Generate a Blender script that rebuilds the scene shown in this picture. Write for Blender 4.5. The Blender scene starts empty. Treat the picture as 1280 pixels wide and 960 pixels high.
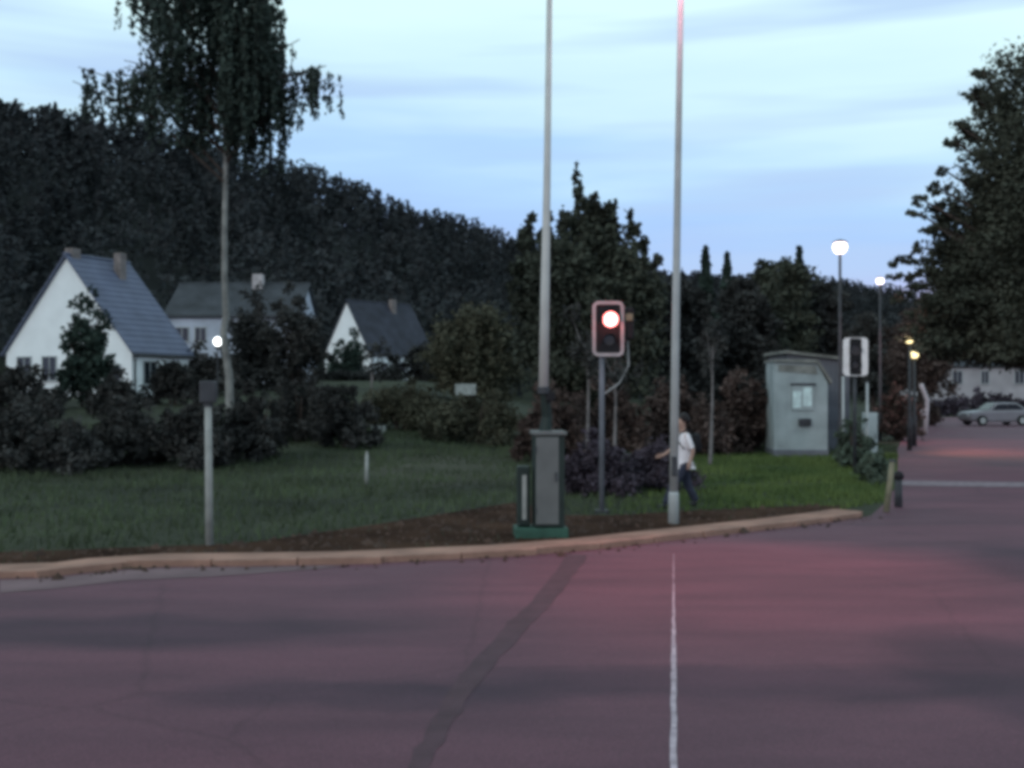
import bpy, bmesh, math, random
import numpy as np
from mathutils import Vector, Matrix, noise

random.seed(7)
rng = np.random.default_rng(7)
sc = bpy.context.scene
C = sc.collection
R = math.radians

# ------------------------------------------------------------------ camera
F, CZ = 1422.0, 2.05          # focal length in photo pixels, eye height
cd = bpy.data.cameras.new('camera')
cam = bpy.data.objects.new('camera', cd)
C.objects.link(cam)
cd.sensor_width = 36.0
cd.lens = 36.0 * F / 1280.0
cd.shift_y = 10.0 / 1280.0
cd.clip_end = 3000
cam.location = (0, 0, CZ)
cam.rotation_euler = (R(90), 0, 0)
sc.camera = cam
sc.view_settings.view_transform = 'Standard'
sc.view_settings.look = 'None'
sc.view_settings.exposure = 0
sc.view_settings.gamma = 1
sc.cycles.filter_width = 4.3   # soft consumer video lens
sc.cycles.use_denoising = True
sc.cycles.max_bounces = 5

# ------------------------------------------------------------------ world: dusk sky
w = bpy.data.worlds.new('World')
sc.world = w
w.use_nodes = True
nt = w.node_tree
nt.nodes.clear()
N = nt.nodes.new
L = nt.links.new
out = N('ShaderNodeOutputWorld')
bg = N('ShaderNodeBackground')
bg.inputs['Strength'].default_value = 0.1
sky = N('ShaderNodeTexSky')
sky.sky_type = 'NISHITA'
sky.sun_disc = False
sky.sun_elevation = R(4)
sky.sun_rotation = R(215)
tc = N('ShaderNodeTexCoord')
sep = N('ShaderNodeSeparateXYZ')
L(tc.outputs['Generated'], sep.inputs[0])
mp = N('ShaderNodeMapping')
mp.inputs['Scale'].default_value = (1.3, 1.3, 9.0)
mp.inputs['Location'].default_value = (3.1, 0.4, 0.15)
L(tc.outputs['Generated'], mp.inputs[0])
n1 = N('ShaderNodeTexNoise')
n1.inputs['Scale'].default_value = 1.5
n1.inputs['Detail'].default_value = 4
n1.inputs['Roughness'].default_value = 0.5
L(mp.outputs[0], n1.inputs['Vector'])
# elevation + noise drives the ramp
ma = N('ShaderNodeMath'); ma.operation = 'MULTIPLY_ADD'
L(n1.outputs[0], ma.inputs[0]); ma.inputs[1].default_value = 0.26; ma.inputs[2].default_value = -0.13
mb = N('ShaderNodeMath'); mb.operation = 'ADD'
L(sep.outputs[2], mb.inputs[0]); L(ma.outputs[0], mb.inputs[1])
cr = N('ShaderNodeValToRGB')
e = cr.color_ramp.elements
e[0].position = 0.0; e[0].color = (0.60, 0.56, 0.80, 1)
e[1].position = 1.0; e[1].color = (0.62, 0.84, 0.95, 1)
for p, c in ((0.08, (0.53, 0.60, 0.96)), (0.15, (0.44, 0.66, 1.06)), (0.20, (0.50, 0.76, 1.08)), (0.245, (0.68, 0.95, 1.08)),
             (0.33, (0.80, 1.08, 1.12)), (0.6, (0.72, 0.96, 1.02))):
    q = cr.color_ramp.elements.new(p); q.color = (*c, 1)
L(mb.outputs[0], cr.inputs[0])
# soft blue cloud streaks
n2 = N('ShaderNodeTexNoise'); n2.inputs['Scale'].default_value = 2.2; n2.inputs['Detail'].default_value = 3
mp2 = N('ShaderNodeMapping'); mp2.inputs['Scale'].default_value = (0.9, 0.9, 10.0); mp2.inputs['Location'].default_value = (0.0, 5.0, 2.0)
L(tc.outputs['Generated'], mp2.inputs[0]); L(mp2.outputs[0], n2.inputs['Vector'])
cr2 = N('ShaderNodeValToRGB')
cr2.color_ramp.elements[0].position = 0.50; cr2.color_ramp.elements[0].color = (0, 0, 0, 1)
cr2.color_ramp.elements[1].position = 0.66; cr2.color_ramp.elements[1].color = (0.75, 0.75, 0.75, 1)
L(n2.outputs[0], cr2.inputs[0])
mx = N('ShaderNodeMixRGB'); mx.inputs[2].default_value = (0.50, 0.69, 1.02, 1)
L(cr2.outputs[0], mx.inputs[0]); L(cr.outputs[0], mx.inputs[1])
sc10 = N('ShaderNodeMixRGB'); sc10.blend_type = 'MULTIPLY'; sc10.inputs[0].default_value = 1
sc10.inputs[2].default_value = (10, 10, 10, 1)
L(mx.outputs[0], sc10.inputs[1])
mxs = N('ShaderNodeMixRGB'); mxs.inputs[0].default_value = 0.93
L(sky.outputs[0], mxs.inputs[1]); L(sc10.outputs[0], mxs.inputs[2])
L(mxs.outputs[0], bg.inputs['Color'])
L(bg.outputs[0], out.inputs['Surface'])

# faint soft sun behind the camera on the left: the afterglow
sd = bpy.data.lights.new('sun', 'SUN')
sd.energy = 0.6; sd.angle = R(25); sd.color = (1.0, 0.95, 0.9)
so = bpy.data.objects.new('sun', sd); C.objects.link(so)
so.rotation_euler = (R(72), 0, R(-35))

# ------------------------------------------------------------------ materials
def mat(name, col, rough=0.8, var=0.25, scale=3.0, bump=0.0, bscale=40.0, spec=0.3, metal=0.0, col2=None, detail=6):
    m = bpy.data.materials.new(name); m.use_nodes = True
    t = m.node_tree; b = t.nodes['Principled BSDF']
    b.inputs['Roughness'].default_value = rough
    b.inputs['Metallic'].default_value = metal
    b.inputs['Specular IOR Level'].default_value = spec
    co = t.nodes.new('ShaderNodeTexCoord')
    n = t.nodes.new('ShaderNodeTexNoise')
    n.inputs['Scale'].default_value = scale; n.inputs['Detail'].default_value = detail
    t.links.new(co.outputs['Object'], n.inputs['Vector'])
    r = t.nodes.new('ShaderNodeValToRGB')
    c1 = [max(0, c * (1 - var)) for c in col]
    c2 = col2 if col2 else [c * (1 + var) for c in col]
    r.color_ramp.elements[0].position = 0.32; r.color_ramp.elements[0].color = (*c1, 1)
    r.color_ramp.elements[1].position = 0.68; r.color_ramp.elements[1].color = (*c2, 1)
    t.links.new(n.outputs[0], r.inputs[0]); t.links.new(r.outputs[0], b.inputs['Base Color'])
    if bump:
        n3 = t.nodes.new('ShaderNodeTexNoise'); n3.inputs['Scale'].default_value = bscale; n3.inputs['Detail'].default_value = 4
        t.links.new(co.outputs['Object'], n3.inputs['Vector'])
        bp = t.nodes.new('ShaderNodeBump'); bp.inputs['Strength'].default_value = bump; bp.inputs['Distance'].default_value = 0.02
        t.links.new(n3.outputs[0], bp.inputs['Height']); t.links.new(bp.outputs[0], b.inputs['Normal'])
    return m

def emis(name, col, s):
    m = bpy.data.materials.new(name); m.use_nodes = True
    b = m.node_tree.nodes['Principled BSDF']
    b.inputs['Base Color'].default_value = (*col, 1)
    b.inputs['Emission Color'].default_value = (*col, 1)
    b.inputs['Emission Strength'].default_value = s
    return m

M = {
 'pave': mat('pavement concrete', (0.30, 0.165, 0.120), 0.85, 0.28, 1.3, 0.5, 60),
 'kerb': mat('kerb stone', (0.31, 0.175, 0.130), 0.85, 0.3, 2.5, 0.5, 50),
 'dirt': mat('bare soil', (0.038, 0.016, 0.009), 0.98, 0.5, 0.9, 0.9, 14, spec=0.05, col2=(0.060, 0.032, 0.020)),
 'pebble': mat('pebbles', (0.060, 0.034, 0.024), 0.9, 0.5, 2.0),
 'seam_wide': mat('old tar band', (0.070, 0.034, 0.043), 0.8, 0.22, 3, 0.4, 60),
 'seam': mat('tar seam', (0.045, 0.032, 0.038), 0.7, 0.3, 3, 0.3, 60),
 'paint': mat('worn road paint', (0.38, 0.30, 0.33), 0.7, 0.35, 9, 0.3, 80),
 'paint2': mat('faded road paint', (0.20, 0.15, 0.165), 0.8, 0.35, 6, 0.3, 80),
 'grass': mat('grass blades', (0.060, 0.074, 0.040), 0.8, 0.45, 0.35, col2=(0.085, 0.112, 0.055)),
 'lawn': mat('fresh lawn grass', (0.075, 0.125, 0.034), 0.8, 0.35, 0.5, col2=(0.120, 0.160, 0.045)),
 'forest': mat('forest foliage', (0.032, 0.038, 0.040), 0.95, 0.45, 0.09, spec=0.1, col2=(0.054, 0.058, 0.060)),
 'leaf': mat('broad leaves', (0.058, 0.062, 0.045), 0.85, 0.45, 0.8, spec=0.15),
 'leaf_dark': mat('dark leaves', (0.048, 0.047, 0.044), 0.9, 0.5, 0.7, spec=0.1),
 'leaf_birch': mat('birch leaves', (0.040, 0.055, 0.045), 0.8, 0.45, 1.2, spec=0.15),
 'leaf_brown': mat('brownish leaves', (0.085, 0.060, 0.052), 0.9, 0.45, 0.9, spec=0.1),
 'leaf_purple': mat('purplish hedge leaves', (0.070, 0.056, 0.070), 0.9, 0.45, 0.9, spec=0.1),
 'leaf_pale': mat('grey green leaves', (0.09, 0.115, 0.085), 0.85, 0.45, 1.5, spec=0.1),
 'leaf_olive': mat('olive leaves', (0.068, 0.066, 0.045), 0.9, 0.45, 0.9, spec=0.1),
 'conifer': mat('conifer needles', (0.036, 0.052, 0.042), 0.9, 0.45, 1.0, spec=0.1),
 'bark': mat('dark bark', (0.06, 0.045, 0.038), 0.95, 0.4, 6, 0.8, 20),
 'birch': mat('birch bark', (0.20, 0.195, 0.18), 0.85, 0.5, 2.2, 0.4, 20),
 'birch_small': mat('young birch bark', (0.19, 0.17, 0.165), 0.9, 0.3, 5),
 'wall': mat('white render', (0.82, 0.84, 0.84), 0.9, 0.06, 0.9, 0.4, 25),
 'wall_grey': mat('pale grey render', (0.42, 0.45, 0.52), 0.9, 0.15, 0.9, 0.4, 25),
 'wall_warm': mat('cream grey render', (0.36, 0.33, 0.34), 0.9, 0.15, 0.6, 0.4, 25),
 'wall_dark': mat('weathered wall boards', (0.13, 0.13, 0.14), 0.9, 0.25, 1.2),
 'slate': mat('blue grey slate roof', (0.10, 0.112, 0.165), 0.6, 0.14, 1.1, 0.6, 12),
 'slate_dark': mat('dark slate roof', (0.040, 0.044, 0.050), 0.7, 0.35, 0.8, 0.6, 12),
 'slate_night': mat('blackish roof', (0.030, 0.032, 0.045), 0.7, 0.35, 0.8, 0.6, 12),
 'brick': mat('chimney masonry', (0.20, 0.17, 0.16), 0.9, 0.3, 3),
 'chimney_pale': mat('pale chimney render', (0.42, 0.38, 0.38), 0.9, 0.2, 3),
 'glass': mat('window glass', (0.015, 0.02, 0.026), 0.12, 0.1, 2, spec=0.6),
 'frame': mat('window frame paint', (0.40, 0.42, 0.42), 0.6, 0.1, 3),
 'hut': mat('grey green hut render', (0.34, 0.38, 0.38), 0.85, 0.16, 1.7, 0.4, 20),
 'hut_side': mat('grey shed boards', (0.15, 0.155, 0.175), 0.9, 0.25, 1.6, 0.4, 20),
 'hut_roof': mat('hut roof felt', (0.22, 0.22, 0.20), 0.9, 0.35, 3.0, 0.4, 20),
 'notice': mat('pale paper notice', (0.62, 0.74, 0.72), 0.7, 0.22, 6),
 'metal_pale': mat('pale galvanised pole', (0.40, 0.41, 0.40), 0.55, 0.14, 2.2, spec=0.4),
 'boom': mat('white barrier paint', (0.52, 0.51, 0.48), 0.5, 0.12, 2.0, spec=0.4),
 'metal_dark': mat('dark painted metal', (0.045, 0.045, 0.05), 0.5, 0.3, 4),
 'black': mat('matt black board', (0.012, 0.010, 0.012), 0.7, 0.2, 4),
 'rim_dim': mat('grey signal rim', (0.42, 0.36, 0.36), 0.6, 0.15, 6),
 'rim': mat('white signal rim', (0.80, 0.74, 0.72), 0.5, 0.1, 6),
 'cab_front': mat('grey cabinet door', (0.135, 0.135, 0.13), 0.6, 0.12, 2.5, 0.1, 30),
 'cab_side': mat('dark green cabinet shell', (0.020, 0.030, 0.026), 0.6, 0.25, 3),
 'cab_base': mat('green cabinet plinth', (0.035, 0.085, 0.060), 0.7, 0.25, 5),
 'post': mat('weathered pale post', (0.30, 0.30, 0.28), 0.8, 0.2, 5),
 'post_warm': mat('yellowish wooden post', (0.20, 0.18, 0.12), 0.85, 0.25, 5),
 'red_lamp': emis('red signal light', (1.0, 0.36, 0.34), 3.2),
 'lens_off': mat('unlit lens', (0.03, 0.02, 0.01), 0.2, 0.1, 3, spec=0.6),
 'lamp_white': emis('street lamp glow', (1.0, 0.80, 0.80), 4.5),
 'lamp_yellow': emis('yellowish lamp glow', (1.0, 0.82, 0.42), 2.0),
 'lamp_pink': emis('pinkish lamp glow', (1.0, 0.55, 0.55), 8.0),
 'lamp_porch': emis('house lamp glow', (0.95, 1.0, 1.0), 4.0),
 'skin': mat('skin', (0.42, 0.26, 0.20), 0.6, 0.06, 10),
 'shirt': mat('white shirt cloth', (0.80, 0.74, 0.75), 0.9, 0.06, 8, 0.4, 20),
 'trousers': mat('dark blue trousers', (0.035, 0.038, 0.060), 0.9, 0.2, 8, 0.4, 20),
 'hair': mat('dark hair', (0.015, 0.010, 0.010), 0.6, 0.2, 20),
 'bag': mat('black bag cloth', (0.006, 0.006, 0.008), 0.7, 0.2, 10),
 'shoe': mat('dark shoes', (0.02, 0.02, 0.02), 0.6, 0.2, 10),
 'car': mat('pale grey car paint', (0.20, 0.185, 0.20), 0.35, 0.05, 2, spec=0.5),
 'tyre': mat('tyre rubber', (0.015, 0.015, 0.015), 0.9, 0.2, 10),
 'rail_white': mat('white bent rail', (0.50, 0.42, 0.44), 0.6, 0.1, 5),
 'board_white': mat('faded white board', (0.30, 0.32, 0.30), 0.8, 0.2, 5),
}

# ground: grass, soil and forest floor
def ground_material():
    m = bpy.data.materials.new('ground'); m.use_nodes = True
    t = m.node_tree; b = t.nodes['Principled BSDF']; b.inputs['Roughness'].default_value = 0.95
    b.inputs['Specular IOR Level'].default_value = 0.1
    co = t.nodes.new('ShaderNodeTexCoord')
    def noise_(s, d=5):
        n = t.nodes.new('ShaderNodeTexNoise'); n.inputs['Scale'].default_value = s; n.inputs['Detail'].default_value = d
        t.links.new(co.outputs['Object'], n.inputs['Vector']); return n
    def ramp(n, p0, c0, p1, c1):
        r = t.nodes.new('ShaderNodeValToRGB')
        r.color_ramp.elements[0].position = p0; r.color_ramp.elements[0].color = (*c0, 1)
        r.color_ramp.elements[1].position = p1; r.color_ramp.elements[1].color = (*c1, 1)
        t.links.new(n.outputs[0], r.inputs[0]); return r
    a = ramp(noise_(0.22), 0.35, (0.030, 0.033, 0.024), 0.68, (0.056, 0.062, 0.038))
    fine = ramp(noise_(6.0), 0.3, (0.6, 0.6, 0.6), 0.7, (1.3, 1.3, 1.3))
    mu = t.nodes.new('ShaderNodeMixRGB'); mu.blend_type = 'MULTIPLY'; mu.inputs[0].default_value = 1
    t.links.new(a.outputs[0], mu.inputs[1]); t.links.new(fine.outputs[0], mu.inputs[2])
    # worn patch in the meadow
    mp = t.nodes.new('ShaderNodeMapping'); mp.vector_type = 'TEXTURE'
    mp.inputs['Location'].default_value = (-1.6, 30.0, 0); mp.inputs['Scale'].default_value = (3.2, 8.0, 10)
    t.links.new(co.outputs['Object'], mp.inputs[0])
    g = t.nodes.new('ShaderNodeTexGradient'); g.gradient_type = 'SPHERICAL'; t.links.new(mp.outputs[0], g.inputs[0])
    gm = ramp(g, 0.0, (0, 0, 0), 0.6, (0.75, 0.75, 0.75))
    nn = ramp(noise_(0.8), 0.35, (0.3, 0.3, 0.3), 0.6, (1, 1, 1))
    mm = t.nodes.new('ShaderNodeMixRGB'); mm.blend_type = 'MULTIPLY'; mm.inputs[0].default_value = 1
    t.links.new(gm.outputs[0], mm.inputs[1]); t.links.new(nn.outputs[0], mm.inputs[2])
    m2 = t.nodes.new('ShaderNodeMixRGB'); m2.inputs[2].default_value = (0.085, 0.078, 0.060, 1)
    t.links.new(mm.outputs[0], m2.inputs[0]); t.links.new(mu.outputs[0], m2.inputs[1])
    # forest floor higher up
    sp = t.nodes.new('ShaderNodeSeparateXYZ'); t.links.new(co.outputs['Object'], sp.inputs[0])
    mr = t.nodes.new('ShaderNodeMapRange'); mr.inputs[1].default_value = 3.5; mr.inputs[2].default_value = 7.0
    t.links.new(sp.outputs[2], mr.inputs[0])
    m3 = t.nodes.new('ShaderNodeMixRGB'); m3.inputs[2].default_value = (0.016, 0.018, 0.017, 1)
    t.links.new(mr.outputs[0], m3.inputs[0]); t.links.new(m2.outputs[0], m3.inputs[1])
    t.links.new(m3.outputs[0], b.inputs['Base Color'])
    bp = t.nodes.new('ShaderNodeBump'); bp.inputs['Strength'].default_value = 0.8; bp.inputs['Distance'].default_value = 0.06
    t.links.new(noise_(9.0).outputs[0], bp.inputs['Height']); t.links.new(bp.outputs[0], b.inputs['Normal'])
    return m

def road_material():
    m = bpy.data.materials.new('asphalt'); m.use_nodes = True
    t = m.node_tree; b = t.nodes['Principled BSDF']; b.inputs['Roughness'].default_value = 0.72
    b.inputs['Specular IOR Level'].default_value = 0.25
    co = t.nodes.new('ShaderNodeTexCoord')
    def mapped(s, scl=(1, 1, 1), d=5, rot=0):
        mp = t.nodes.new('ShaderNodeMapping'); mp.inputs['Scale'].default_value = scl; mp.inputs['Rotation'].default_value = (0, 0, rot)
        t.links.new(co.outputs['Object'], mp.inputs[0])
        n = t.nodes.new('ShaderNodeTexNoise'); n.inputs['Scale'].default_value = s; n.inputs['Detail'].default_value = d
        t.links.new(mp.outputs[0], n.inputs['Vector']); return n
    def ramp(o, p0, c0, p1, c1):
        r = t.nodes.new('ShaderNodeValToRGB')
        r.color_ramp.elements[0].position = p0; r.color_ramp.elements[0].color = (*c0, 1)
        r.color_ramp.elements[1].position = p1; r.color_ramp.elements[1].color = (*c1, 1)
        t.links.new(o, r.inputs[0]); return r
    def mul(a, c):
        x = t.nodes.new('ShaderNodeMixRGB'); x.blend_type = 'MULTIPLY'; x.inputs[0].default_value = 1
        t.links.new(a.outputs[0], x.inputs[1]); t.links.new(c.outputs[0], x.inputs[2]); return x
    base = ramp(mapped(0.35, (0.45, 1.3, 1), 4, R(8)).outputs[0], 0.32, (0.092, 0.041, 0.056), 0.70, (0.136, 0.054, 0.073))
    stain = ramp(mapped(1.1, (0.5, 1.6, 1), 6, R(-6)).outputs[0], 0.30, (0.78, 0.78, 0.80), 0.62, (1.08, 1.06, 1.05))
    grit = ramp(mapped(70, d=2).outputs[0], 0.3, (0.72, 0.72, 0.72), 0.72, (1.3, 1.3, 1.3))
    x = mul(mul(base, stain), grit)
    # soft darker patches at set spots, outlines broken up by noise
    for (lx, ly, sx, sy) in ((1.6, 8.0, 3.0, .62), (-3.3, 9.7, 2.6, .8), (3.6, 8.3, .9, 1.9), (-1.0, 7.7, 1.6, .5), (6.5, 13.5, 1.4, 2.2)):
        mp = t.nodes.new('ShaderNodeMapping'); mp.vector_type = 'TEXTURE'
        mp.inputs['Location'].default_value = (lx, ly, 0); mp.inputs['Scale'].default_value = (sx, sy, 5)
        nz = t.nodes.new('ShaderNodeTexNoise'); nz.inputs['Scale'].default_value = 1.3; nz.inputs['Detail'].default_value = 5
        t.links.new(co.outputs['Object'], nz.inputs['Vector'])
        mv = t.nodes.new('ShaderNodeMixRGB'); mv.blend_type = 'ADD'; mv.inputs[0].default_value = 0.8
        t.links.new(co.outputs['Object'], mv.inputs[1]); t.links.new(nz.outputs['Color'], mv.inputs[2])
        sb_ = t.nodes.new('ShaderNodeMixRGB'); sb_.blend_type = 'SUBTRACT'; sb_.inputs[0].default_value = 1; sb_.inputs[2].default_value = (.4, .4, .4, 1)
        t.links.new(mv.outputs[0], sb_.inputs[1]); t.links.new(sb_.outputs[0], mp.inputs[0])
        g_ = t.nodes.new('ShaderNodeTexGradient'); g_.gradient_type = 'SPHERICAL'; t.links.new(mp.outputs[0], g_.inputs[0])
        x = mul(x, ramp(g_.outputs[0], 0.0, (1, 1, 1), 0.45, (0.62, 0.66, 0.72)))
    # thin cracks
    v = t.nodes.new('ShaderNodeTexVoronoi'); v.feature = 'DISTANCE_TO_EDGE'; v.inputs['Scale'].default_value = 0.23
    wv = t.nodes.new('ShaderNodeMixRGB'); wv.inputs[0].default_value = 0.12
    nw = t.nodes.new('ShaderNodeTexNoise'); nw.inputs['Scale'].default_value = 2.5; nw.inputs['Detail'].default_value = 6
    t.links.new(co.outputs['Object'], nw.inputs['Vector'])
    t.links.new(co.outputs['Object'], wv.inputs[1]); t.links.new(nw.outputs['Color'], wv.inputs[2])
    t.links.new(wv.outputs[0], v.inputs['Vector'])
    x = mul(x, ramp(v.outputs['Distance'], 0.0, (0.82, 0.82, 0.82), 0.006, (1, 1, 1)))
    t.links.new(x.outputs[0], b.inputs['Base Color'])
    bp = t.nodes.new('ShaderNodeBump'); bp.inputs['Strength'].default_value = 0.5; bp.inputs['Distance'].default_value = 0.008
    t.links.new(mapped(90, d=2).outputs[0], bp.inputs['Height']); t.links.new(bp.outputs[0], b.inputs['Normal'])
    return m

# ------------------------------------------------------------------ helpers
def tagp(o, label=None, cat=None, group=None, kind=None):
    if label: o['label'] = label
    if cat: o['category'] = cat
    if group: o['group'] = group
    if kind: o['kind'] = kind
    return o

def thing(name, label, cat, loc=(0, 0, 0), rz=0, group=None):
    o = bpy.data.objects.new(name, None); C.objects.link(o)
    o.location = loc; o.rotation_euler = (0, 0, rz); o.empty_display_size = 0.2
    return tagp(o, label, cat, group)

def obj(name, bm, m, parent=None, smooth=False):
    me = bpy.data.meshes.new(name)
    bm.normal_update(); bm.to_mesh(me); bm.free()
    if smooth:
        me.polygons.foreach_set('use_smooth', [True] * len(me.polygons))
    me.materials.append(m)
    o = bpy.data.objects.new(name, me); C.objects.link(o)
    if parent is not None: o.parent = parent
    return o

def raw(name, v, f, m, parent=None):
    """fast mesh from numpy arrays; f all quads or all tris"""
    me = bpy.data.meshes.new(name)
    v = np.asarray(v, dtype=np.float32); f = np.asarray(f, dtype=np.int32)
    k = f.shape[1]
    me.vertices.add(len(v)); me.vertices.foreach_set('co', v.ravel())
    me.loops.add(f.size); me.loops.foreach_set('vertex_index', f.ravel())
    me.polygons.add(len(f)); me.polygons.foreach_set('loop_start', np.arange(len(f), dtype=np.int32) * k)
    me.update(calc_edges=True); me.validate()
    me.materials.append(m)
    o = bpy.data.objects.new(name, me); C.objects.link(o)
    if parent is not None: o.parent = parent
    return o

def box(bm, x0, x1, y0, y1, z0, z1, bev=0.0, mx=None):
    r = bmesh.ops.create_cube(bm, size=1)
    vs = r['verts']
    bmesh.ops.scale(bm, vec=(x1 - x0, y1 - y0, z1 - z0), verts=vs)
    bmesh.ops.translate(bm, vec=((x0 + x1) / 2, (y0 + y1) / 2, (z0 + z1) / 2), verts=vs)
    if mx: bmesh.ops.transform(bm, matrix=mx, verts=vs)
    if bev:
        es = list({e for v in vs for e in v.link_edges})
        bmesh.ops.bevel(bm, geom=es, offset=bev, segments=2, affect='EDGES', profile=0.5)
    return bm

def B(*a, **k):
    return box(bmesh.new(), *a, **k)

def tube(bm, pts, rad, n=10, cap=True):
    pts = [Vector(p) for p in pts]
    if not hasattr(rad, '__len__'): rad = [rad] * len(pts)
    rings = []
    for i, p in enumerate(pts):
        d = (pts[min(i + 1, len(pts) - 1)] - pts[max(i - 1, 0)]).normalized()
        a = Vector((0, 0, 1)) if abs(d.z) < 0.9 else Vector((1, 0, 0))
        u = d.cross(a).normalized(); v = d.cross(u).normalized()
        rings.append([bm.verts.new(p + (u * math.cos(t) + v * math.sin(t)) * rad[i]) for t in
                      [2 * math.pi * k / n for k in range(n)]])
    for a, b in zip(rings, rings[1:]):
        for k in range(n):
            bm.faces.new((a[k], a[(k + 1) % n], b[(k + 1) % n], b[k]))
    if cap:
        bm.faces.new(rings[0][::-1]); bm.faces.new(rings[-1])
    bmesh.ops.recalc_face_normals(bm, faces=bm.faces)
    return bm

def Tb(*a, **k): return tube(bmesh.new(), *a, **k)

def lathe(bm, prof, n=20, off=(0, 0, 0)):
    rings = [[bm.verts.new((off[0] + r * math.cos(2 * math.pi * k / n), off[1] + r * math.sin(2 * math.pi * k / n), off[2] + z)) for k in range(n)] for r, z in prof]
    for a, b in zip(rings, rings[1:]):
        for k in range(n): bm.faces.new((a[k], a[(k + 1) % n], b[(k + 1) % n], b[k]))
    bm.faces.new(rings[0][::-1]); bm.faces.new(rings[-1])
    bmesh.ops.recalc_face_normals(bm, faces=bm.faces)
    return bm

def copy_tree(o, parent=None):
    c = o.copy(); C.objects.link(c); c.parent = parent
    for ch in o.children: copy_tree(ch, c)
    return c

def W(px, py, d): return ((px - 640) * d / F, d, CZ + (490 - py) * d / F)
def G(px, py):
    d = CZ * F / (py - 490.0)
    return ((px - 640) * d / F, d)

# ------------------------------------------------------------------ terrain
def sstep(t):
    t = np.clip(t, 0, 1); return t * t * (3 - 2 * t)

# ridge line in plan (x -> y) with its height; the valley side climbs from the foot to it
RX = np.array([-600, -260, -150, -103, -85, -62, -48, -35, -20, 0, 45, 120, 165, 230, 600.])
RY = np.array([240, 235, 232, 232, 238, 250, 262, 275, 300, 330, 380, 430, 450, 470, 480.])
RPY = []                       # skyline heights in metres
for x, y, s in zip(RX, RY, [95, 105, 115, 122, 140, 180, 215, 242, 272, 300, 342, 352, 386, 400, 400]):
    RPY.append(CZ + (490 - s) / F * y - (10.5 if x < -60 else 9.5))
RZ = np.array(RPY)
FX = np.array([-600, -100, -40, 0, 60, 200, 600.])
FY = np.array([80, 105, 125, 150, 190, 230, 250.])

def terr(x, y):
    x = np.asarray(x, dtype=float); y = np.asarray(y, dtype=float)
    s = sstep((4.0 - x) / 12.0)
    base = np.interp(y, [-1e4, 30, 63, 90, 121, 160, 1e4], [0, 0, 1.8, 2.9, 3.3, 3.6, 3.6]) * s
    fy = np.interp(x, FX, FY); ry = np.interp(x, RX, RY); rz = np.interp(x, RX, RZ)
    t = (y - fy) / (ry - fy)
    h = np.where(t < 0, 0, (rz - base) * (0.55 * sstep(t) + 0.45 * np.clip(t, 0, 1) ** 1.1))
    h = np.where(t > 1, (rz - base) - (y - ry) * 0.05, h)
    return base + h

def grid_axis(parts):
    a = []
    for s, e, st in parts: a += list(np.arange(s, e, st))
    return np.array(a)
gx = grid_axis([(-700, -150, 25), (-150, -40, 5), (-40, 40, 2), (40, 200, 8), (200, 725, 25)])
gy = grid_axis([(-300, -20, 40), (-20, 130, 3), (130, 480, 8), (480, 900, 40)])
X, Y = np.meshgrid(gx, gy)
Z = terr(X, Y)
far = (Y > 28) & (X < 2)
Z = Z + np.where(far, 0.06 * np.sin(X * 0.9) * np.cos(Y * 0.7), 0)
ny, nx = X.shape
idx = np.arange(ny * nx).reshape(ny, nx)
fq = np.stack([idx[:-1, :-1], idx[:-1, 1:], idx[1:, 1:], idx[1:, :-1]], -1).reshape(-1, 4)
g = raw('ground', np.stack([X, Y, Z], -1).reshape(-1, 3), fq, ground_material())
g.data.polygons.foreach_set('use_smooth', [True] * len(g.data.polygons))
tagp(g, kind='structure')

def sheet(name, pts, z, m, kind='structure', parent=None):
    bm = bmesh.new()
    vs = [bm.verts.new((p[0], p[1], z)) for p in pts]
    f = bm.faces.new(vs)
    if f.normal.z < 0: pass
    bmesh.ops.triangulate(bm, faces=bm.faces)
    bm.normal_update()
    for f in bm.faces:
        if f.normal.z < 0: f.normal_flip()
    o = obj(name, bm, m, parent)
    if kind: o['kind'] = kind
    return o

KP = [(-40, 8.0), (-20, 10.2), (-10.5, 11.6)] + [G(*p) for p in ((57, 722), (130, 714), (200, 709), (310, 708), (430, 706), (540, 701), (640, 696), (750, 687), (850, 675), (930, 666), (1000, 658), (1050, 651), (1088, 645))]
BR = [G(*p) for p in ((1108, 628), (1118, 610), (1121, 590), (1122, 560), (1135, 535), (1150, 525))]
road_pts = KP + BR + [(34, 92), (60, 98), (60, 90), (41, 84), (32, 66), (22, 42), (17, 30), (14.5, 22), (16, 15), (22, 11), (45, 7), (45, -40), (-40, -40)]
road = sheet('road', road_pts, 0.004, road_material())

# pavement strip with its row of kerb stones
def offset(poly, d):
    o = []
    for i, p in enumerate(poly):
        a = Vector(poly[max(i - 1, 0)]); b = Vector(poly[min(i + 1, len(poly) - 1)])
        t = (b - a).normalized(); n = Vector((-t.y, t.x)); o.append((p[0] + n.x * d, p[1] + n.y * d))
    return o
k0 = offset(KP, 0.004); k1 = offset(KP, 0.14); k2 = offset(KP, 0.66)
def strip(a, b, z0, z1, name, m):
    bm = bmesh.new()
    A0 = [bm.verts.new((*p, z0)) for p in a]; A1 = [bm.verts.new((*p, z1)) for p in a]
    B0 = [bm.verts.new((*p, z0)) for p in b]; B1 = [bm.verts.new((*p, z1)) for p in b]
    for i in range(len(a) - 1):
        bm.faces.new((A0[i], A0[i + 1], A1[i + 1], A1[i])); bm.faces.new((A1[i], A1[i + 1], B1[i + 1], B1[i]))
        bm.faces.new((B1[i], B1[i + 1], B0[i + 1], B0[i]))
    bm.faces.new((A0[-1], B0[-1], B1[-1], A1[-1]))
    bmesh.ops.recalc_face_normals(bm, faces=bm.faces)
    return obj(name, bm, m)
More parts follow.
